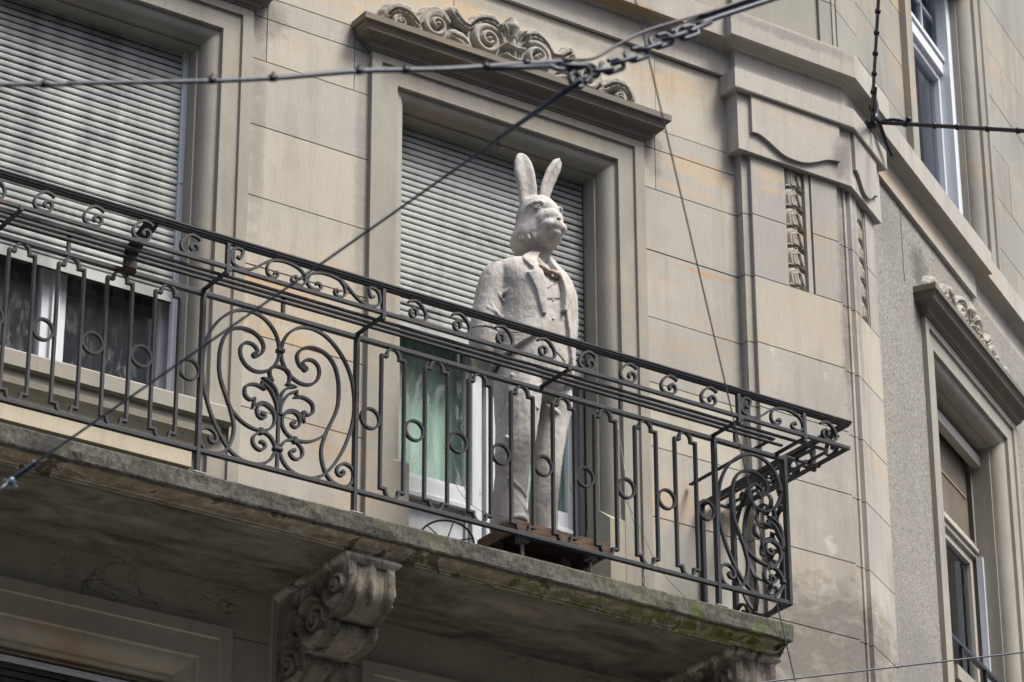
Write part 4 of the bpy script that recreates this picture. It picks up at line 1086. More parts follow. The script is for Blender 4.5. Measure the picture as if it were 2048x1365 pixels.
# jacket
def rng_r(z):   # viewer's left half
    t = min(max((z - 8.40) / .75, 0), 1)
    a = -95 + 81 * min(1, (max(0, z - 8.36) / .22)) ** .8
    return (R(-200), R(a))
def rng_l(z):
    a = 46 - 30 * min(1, max(0, (z - 8.38) / .45))
    return (R(a), R(190))
JR = [(9.965, -.475, 8.34, .245, .200), (9.975, -.485, 8.46, .250, .192), (9.985, -.50, 8.60, .240, .180), (9.995, -.505, 8.72, .232, .174), (10.0, -.505, 8.86, .242, .175), (9.985, -.495, 8.96, .25, .166), (9.97, -.485, 9.04, .222, .140), (9.985, -.475, 9.095, .15, .105)]
shell(mb, JR, rng_r, .020, .03); shell(mb, JR, rng_l, .022, .03)
# lapels
def lap_r(z):
    t = (z - 8.66) / .44; t = min(max(t, 0), 1)
    w = 3 + 17 * min(t, .66) / .66
    if t > .66: w = 9 if t < .70 else 9 + (t - .70) * 60
    return (R(-15 - w), R(-13))
shell(mb, [r for r in [(9.995, -.505, 8.68, .232, .174), (9.998, -.505, 8.76, .236, .175), (10.0, -.505, 8.86, .242, .175), (9.985, -.495, 8.96, .25, .166), (9.97, -.485, 9.035, .222, .142), (9.985, -.475, 9.095, .15, .108), (10.0, -.47, 9.135, .10, .10)]], lap_r, .036, .03, 10)
def lap_l(z):
    t = min(max((z - 8.72) / .38, 0), 1); return (R(14), R(16 + 24 * math.sin(t * PI / 2)))
shell(mb, [(9.995, -.505, 8.74, .234, .174), (10.0, -.505, 8.86, .242, .175), (9.985, -.495, 8.96, .25, .166), (9.97, -.485, 9.035, .222, .142), (9.985, -.475, 9.095, .15, .108), (10.0, -.47, 9.13, .10, .10)], lap_l, .037, .03, 10)
# coat skirts hanging behind and at the side
loft(mb, [(9.90, -.40, 8.24, .11, .07), (9.90, -.40, 8.34, .16, .12), (9.92, -.42, 8.46, .18, .15)], 20, 4)
loft(mb, [(10.16, -.46, 8.36, .055, .09), (10.16, -.47, 8.44, .075, .12), (10.14, -.48, 8.58, .09, .13)], 18, 4)
# hips and legs
ellipsoid(mb, (9.985, -.50, 8.40), (.205, .17, .17))
LL = [(9.895, -.50, 8.44, .13, .15), (9.872, -.50, 8.28, .138, .152), (9.865, -.505, 8.12, .125, .14), (9.852, -.505, 7.963, .112, .125), (9.838, -.50, 7.82, .100, .112), (9.828, -.495, 7.70, .092, .106), (9.816, -.495, 7.60, .090, .108), (9.808, -.50, 7.50, .096, .118), (9.806, -.505, 7.41, .103, .125), (9.808, -.505, 7.378, .100, .12)]
LR = [(10.09, -.47, 8.44, .12, .14), (10.135, -.455, 8.34, .112, .13), (10.15, -.45, 8.24, .104, .12), (10.138, -.45, 8.12, .092, .108), (10.119, -.455, 8.0, .086, .10), (10.095, -.46, 7.85, .080, .094), (10.082, -.46, 7.74, .079, .094), (10.066, -.46, 7.6, .080, .098), (10.056, -.465, 7.46, .082, .104), (10.054, -.47, 7.378, .082, .106)]
loft(mb, LL, 26); loft(mb, LR, 26)
# trouser folds
for (p, q, r_) in (((9.76, -.59, 8.30), (9.90, -.645, 8.20), .020), ((9.77, -.585, 8.22), (9.93, -.64, 8.10), .016), ((9.75, -.58, 7.66), (9.86, -.605, 7.56), .018), ((9.76, -.58, 7.60), (9.85, -.62, 7.46), .016), ((10.06, -.54, 8.28), (10.2, -.54, 8.34), .016), ((10.03, -.545, 8.20), (10.16, -.55, 8.14), .014), ((9.74, -.56, 7.92), (9.84, -.61, 7.84), .014), ((10.02, -.54, 7.55), (10.09, -.56, 7.47), .012)):
    a = Vector(p); b = Vector(q); tube(mb, [a.lerp(b, t) - Vector((0, .002 * math.sin(t * PI), 0)) for t in (0, .25, .5, .75, 1)], 1, 8, radii=[r_ * .4, r_ * .8, r_, r_ * .8, r_ * .3])
# shoes barely past the hems
ellipsoid(mb, (9.80, -.575, 7.405), (.06, .09, .035)); ellipsoid(mb, (10.05, -.545, 7.40), (.05, .08, .03))
# arms: upper arm down, forearm passing behind the back
tube(mb, catmull([(9.775, -.475, 9.00), (9.735, -.47, 8.93), (9.705, -.46, 8.80), (9.68, -.455, 8.66), (9.665, -.45, 8.56), (9.665, -.44, 8.48), (9.69, -.42, 8.40), (9.72, -.40, 8.33)], 4), 1, 20, radii=list(np.interp(np.linspace(0, 1, 29), [0, .12, .4, .6, .75, .88, 1], [.085, .092, .088, .080, .070, .050, .022])))
tube(mb, catmull([(10.185, -.485, 8.99), (10.232, -.47, 8.92), (10.262, -.45, 8.80), (10.262, -.44, 8.70), (10.22, -.42, 8.62)], 4), 1, 18, radii=list(np.interp(np.linspace(0, 1, 17), [0, .2, .5, .8, 1], [.075, .072, .060, .052, .045])))
# sleeve folds
for (p, q, r_) in (((9.80, -.545, 8.97), (9.74, -.55, 8.86), .018), ((9.81, -.57, 8.90), (9.72, -.54, 8.80), .016), ((9.64, -.53, 8.72), (9.76, -.53, 8.66), .013), ((9.61, -.51, 8.60), (9.73, -.51, 8.57), .012), ((9.61, -.50, 8.53), (9.73, -.50, 8.51), .012), ((9.62, -.49, 8.47), (9.73, -.48, 8.46), .011)):
    a = Vector(p); b = Vector(q); tube(mb, [a.lerp(b, t) - Vector((0, .010 * math.sin(t * PI), 0)) for t in (0, .25, .5, .75, 1)], 1, 8, radii=[r_ * .4, r_, r_ * 1.1, r_ * .9, r_ * .3])
for pts_, r_ in (([(9.80, -.545, 9.05), (9.815, -.60, 8.98), (9.815, -.615, 8.90), (9.80, -.60, 8.84)], .009), ([(10.175, -.56, 9.02), (10.19, -.585, 8.94), (10.195, -.58, 8.86)], .011),
                 ([(9.68, -.545, 8.86), (9.72, -.55, 8.80), (9.75, -.54, 8.77)], .008), ([(9.65, -.53, 8.78), (9.69, -.545, 8.70), (9.75, -.54, 8.66)], .010)):
    P_ = catmull(pts_, 4); n_ = len(P_); tube(mb, P_, 1, 8, radii=[r_ * (.15 + .9 * math.sin(PI * k / (n_ - 1))) for k in range(n_)])
# collar wings
tube(mb, [(9.955, -.575, 9.10), (9.965, -.60, 9.055), (9.985, -.625, 9.02)], 1, 8, radii=[.02, .024, .01]); tube(mb, [(10.05, -.57, 9.11), (10.065, -.59, 9.06), (10.055, -.62, 9.03)], 1, 8, radii=[.018, .022, .01])
# neck and head
HD = Vector((10.015, -.50, 9.36)); hr = Matrix.Identity(3)
def H(a, b, c): return HD + Vector((a, -b, c))       # side, forward, up
tube(mb, [(10.005, -.475, 9.06), (10.01, -.48, 9.13), (10.012, -.485, 9.20)], 1, 20, radii=[.10, .078, .095])
HR = [(10.035, -.475, 9.565, .020, .03), (10.030, -.480, 9.548, .062, .075), (10.022, -.49, 9.505, .098, .115), (10.014, -.50, 9.44, .114, .138), (10.012, -.505, 9.38, .122, .145), (10.006, -.50, 9.32, .136, .142), (9.998, -.495, 9.27, .144, .132), (9.986, -.485, 9.225, .136, .115), (9.988, -.48, 9.19, .115, .095), (10.0, -.48, 9.16, .085, .078)]
loft(mb, HR, 32, 4)
ellipsoid(mb, (10.018, -.560, 9.420), (.090, .105, .085))       # forehead and bridge
ellipsoid(mb, (10.018, -.572, 9.345), (.100, .110, .100))       # cheeks
ellipsoid(mb, (10.024, -.612, 9.350), (.080, .088, .072))
ellipsoid(mb, (10.026, -.620, 9.300), (.080, .088, .066))       # muzzle
ellipsoid(mb, (10.022, -.570, 9.245), (.092, .105, .055))       # jaw
ellipsoid(mb, (10.028, -.655, 9.252), (.040, .038, .026))       # lower lip
for s in (-1, 1):
    ellipsoid(mb, (10.028 + s * .036, -.655, 9.290), (.046, .046, .038))
    tube(mb, [(10.02 + s * .060, -.640, 9.445), (10.02 + s * .088, -.605, 9.450), (10.02 + s * .104, -.560, 9.440), (10.02 + s * .11, -.52, 9.415)], 1, 8, radii=[.012, .018, .016, .008])
    rr_ = random.Random(5 + s)
    for k in range(26):
        t = rr_.uniform(0, 1); ang = rr_.uniform(.15, 1.15)
        zc = 9.33 - .10 * t; rx_ = .131 + .010 * t; ry_ = .140 - .02 * t
        pp = [(10.006 - .012 * t + s * rx_ * math.cos(ang + .10 * q), -.492 - ry_ * math.sin(ang + .10 * q), zc - .022 * q) for q in (0, 1, 2)]
        tube(mb, pp, 1, 6, radii=[.003, .007, .002])
ellipsoid(mb, (10.028, -.694, 9.326), (.018, .016, .012))
# ears: flattened, leaning back, with a channel
def ear(pts, rad, flatn, chan):
    pts = catmull(pts, 5); n = len(pts); rad = np.interp(np.linspace(0, 1, n), np.linspace(0, 1, len(rad)), rad)
    ch = Vector(chan).normalized(); vs = []; fs = []; seg = 20
    for i in range(n):
        p = Vector(pts[i]); t = (Vector(pts[min(i + 1, n - 1)]) - Vector(pts[max(i - 1, 0)])).normalized()
        w = t.cross(ch).normalized(); d = w.cross(t).normalized()
        for k in range(seg):
            a = 2 * PI * k / seg; cc = math.cos(a); ss = math.sin(a)
            dent = -.55 * math.exp(-(cc / .5) ** 2) if ss > 0 else 0
            vs.append(p + w * cc * rad[i] + d * (ss * flatn + dent * flatn * 1.0) * rad[i])
    for i in range(n - 1):
        for k in range(seg): fs.append((i * seg + k, i * seg + (k + 1) % seg, (i + 1) * seg + (k + 1) % seg, (i + 1) * seg + k))
    fs += [tuple(range(seg))[::-1], tuple((n - 1) * seg + k for k in range(seg))]
    mb.add(vs, fs, True)
ear([(9.966, -.48, 9.44), (9.958, -.49, 9.53), (9.945, -.50, 9.61), (9.925, -.505, 9.69), (9.912, -.505, 9.755), (9.906, -.50, 9.80), (9.905, -.498, 9.818)], [.048, .056, .064, .066, .056, .034, .012], .42, (-.25, -1, .1))
ear([(10.052, -.485, 9.46), (10.068, -.49, 9.56), (10.088, -.495, 9.645), (10.118, -.50, 9.73), (10.152, -.505, 9.80), (10.182, -.50, 9.85), (10.188, -.498, 9.858)], [.042, .046, .052, .054, .046, .024, .010], .45, (.5, -1, .1))
stat = mb.build('rabbit_statue', PLASTER, None, off=ST)
tag(stat, 'tall plaster statue of a rabbit standing in a tailcoat', 'statue')
rmd = stat.modifiers.new('remesh', 'REMESH'); rmd.mode = 'VOXEL'; rmd.voxel_size = .006; rmd.use_smooth_shade = True
sm = stat.modifiers.new('smooth', 'SMOOTH'); sm.factor = .5; sm.iterations = 2
tx = bpy.data.textures.new('lumps', 'CLOUDS'); tx.noise_scale = .12; tx.noise_depth = 3
dp = stat.modifiers.new('lumps', 'DISPLACE'); dp.texture = tx; dp.strength = .010; dp.mid_level = .5; dp.texture_coords = 'LOCAL'
GR = simple('dark_line', (.16, .14, .12), .9)  # dark brown-grey for drawn seam lines and fine wires
tx2 = bpy.data.textures.new('grain', 'CLOUDS'); tx2.noise_scale = .03; tx2.noise_depth = 2
dp2 = stat.modifiers.new('grain', 'DISPLACE'); dp2.texture = tx2; dp2.strength = .002; dp2.mid_level = .5; dp2.texture_coords = 'LOCAL'
EYE = simple('pale_eye_paint', (.40, .33, .285), .8, 0, .1, 40)
def sa(mb, name, mat):
    o = mb.build(name, mat, stat); o.matrix_parent_inverse = Matrix.Translation(-ST); return o
for s in (-1, 1):
    mb = MB(); ellipsoid(mb, (10.018 + s * .087, -.603, 9.408), (.014, .022, .016), None, 14, 8); sa(mb, 'eye', EYE)
    mb = MB()
    tube(mb, [(10.018 + s * (.090 - .012 * math.cos(t)), -.603 - .028 * math.cos(t), 9.408 + .022 * math.sin(t)) for t in np.linspace(0, 2 * PI, 20)], .0055, 6); sa(mb, 'eyelid', PLASTER)
mb = MB(); ellipsoid(mb, (10.028, -.703, 9.328), (.015, .010, .009), None, 12, 8); sa(mb, 'nose', TERRA)
mb = MB(); bw = Vector((9.975, -.655, 8.985))
tube(mb, [bw + Vector(p) for p in ((-.078, .012, .012), (-.052, -.004, .008), (-.02, -.010, .002), (0, -.012, 0), (.02, -.010, -.002), (.052, -.004, -.008), (.078, .012, -.012))], 1, 14, radii=[.018, .040, .026, .014, .026, .040, .018], flat=.7)
o = sa(mb, 'bow_tie', TERRA)
for (x, z) in ((9.998, 8.955), (10.0, 8.80), (10.0, 8.68)): mb = MB(); ellipsoid(mb, (x, -.505 - .172, z), (.010, .006, .010), None, 10, 6); sa(mb, 'waistcoat_button', PLASTER)
mb = MB()
def onT(x, z, o=.003):
    for i in range(len(TOR) - 1):
        if TOR[i][2] <= z <= TOR[i + 1][2]:
            t = (z - TOR[i][2]) / (TOR[i + 1][2] - TOR[i][2]); r = [a + (b - a) * t for a, b in zip(TOR[i], TOR[i + 1])]
            return (x, r[1] - (r[4] + o) * math.sqrt(max(0, 1 - ((x - r[0]) / r[3]) ** 2)), z)
    return (x, -.66, z)
for (a, b) in (((9.955, 8.86), (10.045, 8.935)), ((9.955, 8.80), (10.05, 8.825)), ((9.97, 8.50), (10.10, 8.44))):
    mb = MB(); tube(mb, [onT(a[0] + (b[0] - a[0]) * t, a[1] + (b[1] - a[1]) * t) for t in (0, .25, .5, .75, 1)], .0022, 6)
    sa(mb, 'waistcoat_seam', GR)

# wire tied round the arm
mb = MB(); P = []
for i in range(25):
    a = 2 * PI * i / 24; P.append((9.670 + .083 * math.cos(a), -.455 + .083 * math.sin(a), 8.60 + .006 * math.sin(a)))
tube(mb, P, .0025, 5, caps=False); tube(mb, [(9.62, -.53, 8.60), (9.55, -.80, 8.42), (9.52, -1.07, 8.30)], .002, 5)
o = mb.build('tie_wire', RUSTY); tag(o, 'thin wire tying the statue arm to the handrail', 'wire')

# timber platform under the statue
pf = empty('wooden_platform', (10.03, -.52, 7.08), 'low reddish wooden platform on short feet beneath the rabbit statue', 'platform')
pof = Vector((10.03, -.52, 7.08))
def pa(mb, name, mat): o = mb.build(name, mat, pf, bevel=.003); o.matrix_parent_inverse = Matrix.Translation(-pof); return o
mb = MB(); box(mb, MAIN, 9.705, 10.36, -.70, -.68, 7.285, 7.36); pa(mb, 'front_board', BARK)
mb = MB(); box(mb, MAIN, 9.705, 9.725, -.679, -.33, 7.286, 7.359); pa(mb, 'side_board', BARK)
mb = MB(); box(mb, MAIN, 10.34, 10.36, -.679, -.33, 7.286, 7.359); pa(mb, 'side_board', BARK)
mb = MB(); box(mb, MAIN, 9.726, 10.339, -.345, -.331, 7.20, 7.344); pa(mb, 'added_back_board', BARK)  # board added so the space under the deck looks dark
mb = MB()
for k in range(4): box(mb, MAIN, 9.726, 10.339, -.678 + k * .088, -.678 + k * .088 + .082, 7.345, 7.366)
pa(mb, 'deck', simple('shaded_underside_boards', (.045, .03, .022), .9, 0, .2, 8))  # shade of the underside put into the boards' dark colour
for (x, y) in ((9.80, -.64), (10.26, -.64), (9.80, -.38), (10.26, -.38)):
    mb = MB(); box(mb, MAIN, x - .03, x + .03, y - .03, y + .03, 7.255, 7.345); tube(mb, [(x, y, 7.255), (x, y, 7.15)], .011, 10); box(mb, MAIN, x - .022, x + .022, y - .022, y + .022, 7.079, 7.15); pa(mb, 'foot', simple('grey_foot', (.16, .15, .15), .6) if x == 9.80 and y < -.5 else bpy.data.materials.get('grey_foot'))

# rusty wheel leaning by the door
wh = empty('iron_wheel', (9.60, -.28, 7.08), 'small rusty spoked iron wheel leaning by the balcony door', 'wheel')
wof = Vector((9.60, -.28, 7.08)); wc = Vector((9.545, -.26, 7.335)); wr = .155
def wa(mb, name): o = mb.build(name, RUSTY, wh); o.matrix_parent_inverse = Matrix.Translation(-wof); return o
wx = Vector((.86, -.5, 0)).normalized(); wz = Vector((.1, .25, .97)).normalized()
mb = MB(); tube(mb, [wc + (wx * math.cos(t) + wz * math.sin(t)) * wr for t in np.linspace(0, 2 * PI, 41)], .0065, 8, caps=False); wa(mb, 'rim')
mb = MB(); tube(mb, [wc - Vector((.3, .9, 0)).normalized() * .02, wc + Vector((.3, .9, 0)).normalized() * .02], .016, 10); wa(mb, 'hub')
for k in range(6):
    t = k * PI / 3 + .2; mb = MB(); tube(mb, [wc, wc + (wx * math.cos(t) + wz * math.sin(t)) * wr], .004, 6); wa(mb, 'spoke')
# loose wire hanging at the door jamb
mb = MB(); tube(mb, catmull([(10.86, -.10, 8.45), (10.885, -.12, 8.2), (10.90, -.14, 7.95), (10.95, -.16, 7.72), (10.98, -.18, 7.55), (10.955, -.20, 7.42), (11.03, -.25, 7.32), (11.18, -.32, 7.2)], 6), .0028, 6)
o = mb.build('loose_wire', LEAD); tag(o, 'thin pale wire trailing down the jamb beside the balcony door', 'wire')
mb = MB(); tube(mb, catmull([(10.83, -.16, 8.0), (10.93, -.2, 7.78), (11.05, -.25, 7.5), (11.3, -.35, 7.22)], 6), .0018, 5)
o = mb.build('loose_wire', GR); tag(o, 'fine dark wire slanting across the jamb below the pale one', 'wire')
mb = MB(); tube(mb, catmull([(9.72, -.58, 7.42), (9.60, -.5, 7.46), (9.52, -.4, 7.62), (9.50, -.3, 7.9), (9.56, -.2, 8.0)], 6), .0016, 5)
o = mb.build('loose_wire', GR); tag(o, 'fine curled wire left of the statue feet', 'wire')

# ------------------------------------------------------------------ OVERHEAD CABLES
YS = -8.0
def sag(a, b, n, s): 
    a = Vector(a); b = Vector(b); return [a.lerp(b, i / n) - Vector((0, 0, s * math.sin(PI * i / n))) for i in range(n + 1)]
sp = empty('span_cable', (4.5, YS, 4.9), 'thick grey cable with dark clips crossing the upper left to the chain', 'cable')
so = Vector((4.5, YS, 4.9))
def spa(mb, name, mat, root=None, off=None):
    o = mb.build(name, mat, root or sp); o.matrix_parent_inverse = Matrix.Translation(-(off or so)); return o
mb = MB(); main = catmull([(-2.0, YS, 2.75), (1.2, YS, 3.80), (3.16, YS, 4.439), (3.372, YS, 4.512), (3.739, YS, 4.637), (3.985, YS, 4.728), (4.24, YS, 4.832), (4.538, YS, 4.937), (4.80, YS, 5.041), (4.93, YS, 5.09)], 8)
tube(mb, main, .0065, 10); spa(mb, 'wire_rope', STEEL)
mb = MB(); tube(mb, [(p[0] , p[1] + .004, p[2] + .008) for p in main if p[0] > 3.95], .0042, 8)
tube(mb, catmull([(4.93, YS, 5.098), (5.03, YS - .01, 5.13), (5.12, YS - .01, 5.205), (5.22, YS - .01, 5.285), (5.35, YS, 5.37), (5.50, YS, 5.462), (5.66, YS, 5.565), (8, YS, 7.1)], 8), .0048, 8)
spa(mb, 'feeder_wire', simple('brown_sheath', (.06, .05, .055), .5, .2), None)
for i, (x, z) in enumerate(((3.285, 4.480), (3.775, 4.652), (3.962, 4.720), (4.236, 4.832), (4.39, 4.886), (4.66, 4.986), (4.80, 5.045))):
    mb = MB(); d = Vector((.32, 0, .11)).normalized(); p = Vector((x, YS, z)); tube(mb, [p - d * .010, p + d * .010], .0105, 10); box(mb, MAIN, x - .003, x + .003, YS - .006, YS + .006, z + .006, z + .018); spa(mb, 'clip', BLACKCABLE)
# turnbuckle / thimble end
mb = MB(); tube(mb, [(4.66, YS, 4.978), (4.90, YS, 5.066)], .0085, 10); spa(mb, 'ferrule', STEEL)
# chain
ch = empty('chain', (5.1, YS, 5.15), 'steel chain linking the cables above the carved crest', 'chain'); co = Vector((5.1, YS, 5.15))
def link_path(c, d, n, L, w):
    c = Vector(c); d = Vector(d).normalized(); n = Vector(n).normalized(); P = []
    for k in range(25):
        a = 2 * PI * k / 24; x = math.cos(a) * w; y = math.sin(a) * w
        P.append(c + n * x + d * (y + (L / 2 - w) * (1 if y > 0 else -1 if y < 0 else 0)))
    return P
dirc = Vector((.44, 0, .29)).normalized(); side = Vector((0, 1, 0)); upn = Vector((-.29, 0, .44)).normalized()
cpos = [((4.925, YS, 5.075), (1, 0, .28), .7), ((4.965, YS, 5.085), (1, 0, .30), .2), ((5.015, YS, 5.085), (.9, 0, .40), 1.0), ((5.063, YS, 5.105), (.95, 0, .42), .25), ((5.108, YS, 5.135), dirc, .95), ((5.152, YS, 5.168), dirc, .2), ((5.198, YS, 5.205), dirc, .9), ((5.245, YS, 5.245), dirc, .25), ((5.292, YS, 5.283), dirc, .9), ((5.340, YS, 5.315), dirc, .25), ((5.390, YS, 5.345), dirc, .85)]
for i, (c, d, tw) in enumerate(cpos):
    d = Vector(d).normalized(); u = Vector((-d.z, 0, d.x)); nrm = (u * tw + side * (1 - tw * .8)).normalized()
    mb = MB(); tube(mb, link_path(c, d, nrm, .088, .0200), .0072, 9, caps=False); spa(mb, 'link', STEEL, ch, co)
mb = MB(); tube(mb, link_path((4.985, YS - .01, 5.055), (.6, 0, .75), (.75, 0, -.6), .092, .024), .0082, 10, caps=False); spa(mb, 'shackle', STEEL, ch, co)
# double rope leaving upper right
o_ = empty('stay_cable', (5.6, YS, 5.5), 'twin grey cable running from the chain to the top edge', 'cable'); oo = Vector((5.6, YS, 5.5))
mb = MB(); tube(mb, catmull([(5.40, YS, 5.35), (5.48, YS, 5.410), (5.66, YS, 5.535), (8.0, YS, 7.02)], 8), .0085, 10); spa(mb, 'wire_rope', STEEL, o_, oo)
mb = MB(); tube(mb, catmull([(5.33, YS + .01, 5.33), (5.42, YS + .01, 5.395), (5.66, YS + .01, 5.556), (8.0, YS + .01, 7.05)], 8), .0065, 10); spa(mb, 'second_strand', STEEL, o_, oo)
# diagonal wire
dg = empty('guy_wire', (4.6, -7, 4.7), 'grey guy wire slanting down from the chain to the lower left', 'cable'); do = Vector((4.6, -7, 4.7))
a = Vector((4.955, YS, 5.010)); b = Vector((4.273, -6.0, 4.388))
mb = MB(); tube(mb, sag(a, b, 24, .004), .0042, 8); spa(mb, 'wire', STEEL, dg, do)
mb = MB(); tube(mb, [a + (b - a) * t for t in (-.02, .03, .13)], 1, 10, radii=[.010, .0095, .0065]); tube(mb, [a + (b - a) * .125, a + (b - a) * .125 - Vector((0, 0, .03))], .003, 6); spa(mb, 'wire_grip', STEEL, dg, do)
d = (b - a).normalized(); e1 = b; e2 = Vector((4.19, -6.0, 4.305))
mb = MB(); tube(mb, [e1 - d * .01, e1, e2], 1, 12, radii=[.006, .0095, .0095]); tube(mb, [e1 - d * .005, e1 + d * .008], .013, 10); spa(mb, 'turnbuckle', STEEL, dg, do)
mb = MB(); tube(mb, [e2 + Vector((.012, -.01, .012)), e2 + Vector((-.004, .01, -.014))], .012, 10); tube(mb, [e2 + Vector((-.018, 0, .004)), e2 + Vector((.03, 0, -.012))], .006, 8); spa(mb, 'shackle_bolt', simple('bright_steel', (.20, .24, .30), .35, .7), dg, do)
mb = MB(); tube(mb, [e2, e2 + Vector((-.03, 0, -.035)), e2 + Vector((-.5, .4, -.6))], .007, 8); spa(mb, 'end_rod', STEEL, dg, do)
# thin wire crossing the picture downwards
th_ = empty('drop_wire', (8, -5, 5.8), 'thin dark wire falling from the chain past the right end of the railing', 'cable')
mb = MB(); P = [Vector((5.17, -8.2, 5.75)), Vector((5.198, -8, 5.394)), Vector((5.222, -8, 5.281)), Vector((10.26, -2.0, 7.47)), Vector((10.586, -2.0, 6.18))]
mb = MB(); tube(mb, sag((5.174, YS, 5.4917), (10.18, -2.5, 5.95), 30, .0), .0032, 8, radii=list(np.linspace(.0028, .0034, 31)))
thm = mb.build('wire', STEEL, th_); thm.matrix_parent_inverse = Matrix.Translation(-Vector((8, -5, 5.8)))
mb = MB(); tube(mb, sag((7.9, -2.5, 5.278), (14.5, -2.5, 7.256), 20, .0), .0046, 8)
o = mb.build('low_cable', STEEL, None, off=(11, -2.5, 6.2)); tag(o, 'single grey cable rising across the bottom right corner', 'cable')
# black cable knot fixed under the string course of the corner
P0 = Vector(RW(.275, -.12, 11.235)); 
bc = empty('black_cable', tuple(P0), 'black taped cable clamped to the corner cornice, one run rising and one running right', 'cable')
def bca(mb, name, mat=BLACKCABLE): o = mb.build(name, mat, bc); o.matrix_parent_inverse = Matrix.Translation(-P0); return o
A1 = Vector((11.8826, -1.5, 11.0417)); A2_ = A1 + (A1 - P0) * .25
K = P0 + Vector((.0, 0, .0))
mb = MB(); run1 = sag(K, A2_, 20, -.0); tube(mb, run1, .011, 8); tube(mb, [p + Vector((.012, -.01, .0)) for p in run1[:6]], .009, 8); bca(mb, 'rising_run')
B1 = Vector((13.357, -1.2, 10.721)); B0 = K + Vector((.05, -.02, .02))
B2 = B1 + (B1 - B0) * .4
mb = MB(); run2 = sag(B0, B2, 24, .0); tube(mb, run2, .015, 8); bca(mb, 'side_run')
mb = MB(); P = [B0 + (B1 - B0) * t + Vector((0, 0, .03 * math.sin(t / .22 * PI) if t < .22 else 0)) for t in (0, .05, .1, .15, .2, .24)]; tube(mb, P, .010, 8); ellipsoid(mb, B0 + (B1 - B0) * .205 + Vector((0, 0, .035)), (.022, .022, .02), None, 10, 6); bca(mb, 'tail_loop')
for t in (.10, .22, .34, .47, .60, .73, .86):
    p = K + (A2_ - K) * t; d = (A2_ - K).normalized(); mb = MB(); tube(mb, [p - d * .012, p + d * .012], .019, 8); bca(mb, 'tape_band')
for t in (.13, .27, .38, .52, .66, .80):
    p = B0 + (B2 - B0) * t; d = (B2 - B0).normalized(); mb = MB(); tube(mb, [p - d * .010, p + d * .010], .022, 8); bca(mb, 'tape_band')
mb = MB()
Q = Vector(RW(.62, -.02, 11.30))
tube(mb, catmull([K + Vector((-.05, 0, -.01)), K + Vector((.02, -.01, .03)), K + Vector((.05, -.01, .16)), K + Vector((.0, 0, .30))], 5), .012, 8)
tube(mb, catmull([K + Vector((.0, 0, .14)), K + Vector((.06, .01, .12)), K + Vector((.10, .02, .02)), K + Vector((.20, .08, -.06)), K + Vector((.27, .12, -.10))], 6), .014, 8)
tube(mb, catmull([K + Vector((-.04, 0, .0)), K + Vector((.05, .02, .06)), K + Vector((.16, .06, .0)), K + Vector((.26, .11, -.07))], 6), .011, 8)
ellipsoid(mb, K, (.05, .035, .03)); ellipsoid(mb, K + Vector((.03, -.01, .05)), (.028, .025, .04))
bca(mb, 'cable_knot')
mb = MB(); box(mb, RW, .26, .62, -.105, -.055, 11.205, 11.225); box(mb, RW, .56, .60, -.10, -.05, 11.20, 11.24); bca(mb, 'wall_clamp', BLACKCABLE)

# ------------------------------------------------------------------ STREET
def asphalt():
    m, nt, b, out = nmat('asphalt'); g = NG(nt)
    col = g.mix(g.ramp(g.noise(4, 6, .7), [(.35, 0), (.7, 1)]), (.06, .06, .06), (.10, .098, .095))
    g.l(col, b.inputs['Base Color']); b.inputs['Roughness'].default_value = .9; g.bump(g.noise(120, 3, .6), .4, .004, b); return m
ASP = asphalt(); PAVE = simple('paving', (.30, .285, .26), .85, 0, .15, 6); KERB = simple('kerb_stone', (.2, .195, .185), .8, 0, .15, 9)
def plane(name, x0, x1, y0, y1, z, mat, d=.12):
    mb = MB(); box(mb, MAIN, x0, x1, y0, y1, z - d, z); o = mb.build(name, mat); tag(o, kind='structure'); return o
mb = MB(); mb.add([(-400, -400, -1.6), (400, -400, -1.6), (400, 400, -1.6), (-400, 400, -1.6)], [(0, 1, 2, 3)]); tag(mb.build('road', ASP), kind='structure')
plane('pavement', -40, 12.6, -3.6, -.02, -1.48, PAVE); plane('kerb', -40, 12.6, -3.75, -3.603, -1.47, KERB, .13)

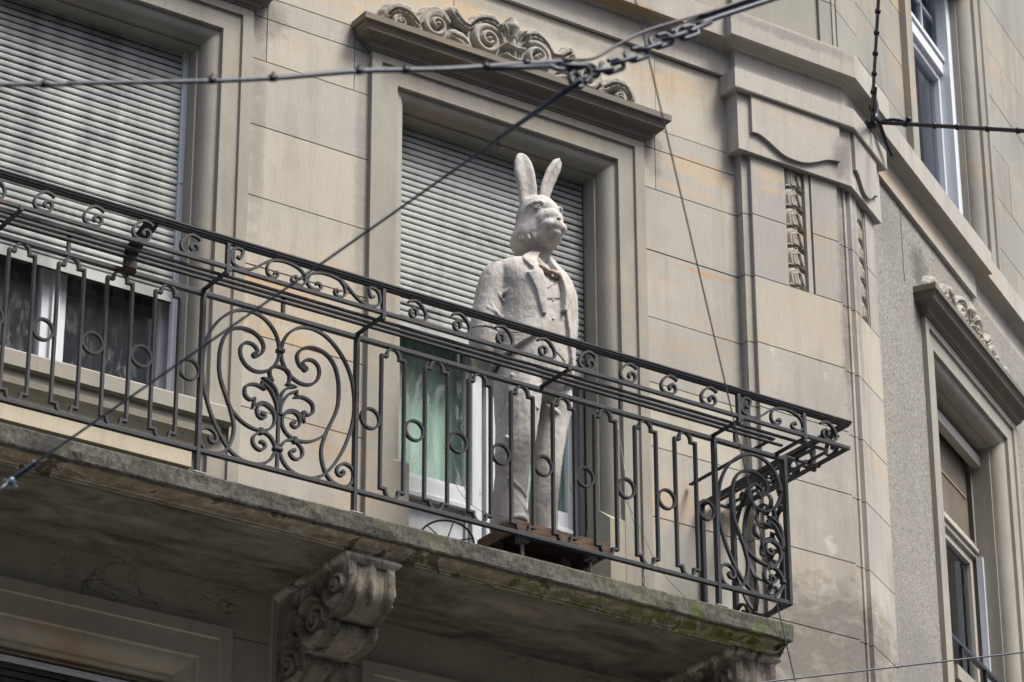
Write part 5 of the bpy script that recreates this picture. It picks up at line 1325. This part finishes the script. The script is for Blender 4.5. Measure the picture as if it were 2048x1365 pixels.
opb = empty('opposite_building', (6, -22, -1.6), 'pale building across the street seen only mirrored in the window panes', 'building')
opf = Fr((6, -19.5, 0), (1, 0, 0), (0, -1, 0))
def oa(mb, name, mat): o = mb.build(name, mat, opb); o.matrix_parent_inverse = Matrix.Translation(-Vector((6, -22, -1.6))); return o
mb = MB(); box(mb, opf, -34, 34, 0, 8, -1.6, 19.5); oa(mb, 'wall', simple('ochre_render', (.40, .37, .31), .9, 0, .12, 3))
mb = MB(); box(mb, opf, -34.4, 34.4, -.5, 8.4, 19.5, 20.0); oa(mb, 'cornice', STONE_DARK)
WGL = simple('dark_panes', (.03, .035, .04), .15)
for k in range(6):
    mb = MB(); box(mb, opf, -34.1, 34.1, -.12, .02, 2.2 + k * 3.2, 2.4 + k * 3.2); oa(mb, 'ledge', STONE_UP)
for i in range(16):
    for k in range(6):
        x = -31 + i * 4.0; z = -.4 + k * 3.2
        mb = MB(); box(mb, opf, x, x + 1.25, -.01, .05, z, z + 2.0); o = oa(mb, 'window', WGL)
# ------------------------------------------------------------------ LIGHT, SKY, CAMERA
SUN_EL, SUN_AZ = R(58), R(150)     # azimuth measured clockwise from +Y
wd = bpy.data.worlds.new('World'); SC.world = wd; wd.use_nodes = True; nt = wd.node_tree
for n in list(nt.nodes): nt.nodes.remove(n)
sky = nt.nodes.new('ShaderNodeTexSky'); sky.sky_type = 'NISHITA'; sky.sun_disc = False; sky.sun_elevation = SUN_EL; sky.sun_rotation = SUN_AZ
sky.dust_density = 4.0; sky.air_density = .75; sky.ozone_density = .7
bg = nt.nodes.new('ShaderNodeBackground'); bg.inputs[1].default_value = .12; wo = nt.nodes.new('ShaderNodeOutputWorld')
nt.links.new(sky.outputs[0], bg.inputs[0]); nt.links.new(bg.outputs[0], wo.inputs[0])
sun = bpy.data.lights.new('sun', 'SUN'); sun.energy = 2.2; sun.angle = R(18); sun.color = (1, .975, .92)
so_ = bpy.data.objects.new('sun', sun); COL.objects.link(so_)
dv = Vector((math.sin(SUN_AZ) * math.cos(SUN_EL), math.cos(SUN_AZ) * math.cos(SUN_EL), math.sin(SUN_EL)))
so_.rotation_euler = dv.to_track_quat('Z', 'Y').to_euler()

cam = bpy.data.cameras.new('camera'); co_ = bpy.data.objects.new('camera', cam); COL.objects.link(co_); SC.camera = co_
cam.sensor_width = 36; cam.lens = 119.64; cam.clip_end = 1000; cam.clip_start = .1
M = Matrix(((0.82871935, -0.24286149, -0.50422469), (-0.55965054, -0.36594635, -0.74355534), (-0.00393823, 0.89838832, -0.43918439)))
co_.matrix_world = Matrix.Translation((0, -15, 0)) @ M.to_4x4()
cam.dof.use_dof = True; cam.dof.focus_distance = 19.0; cam.dof.aperture_fstop = 6.3
SC.view_settings.view_transform = 'Standard'; SC.view_settings.look = 'None'; SC.view_settings.exposure = 1.1
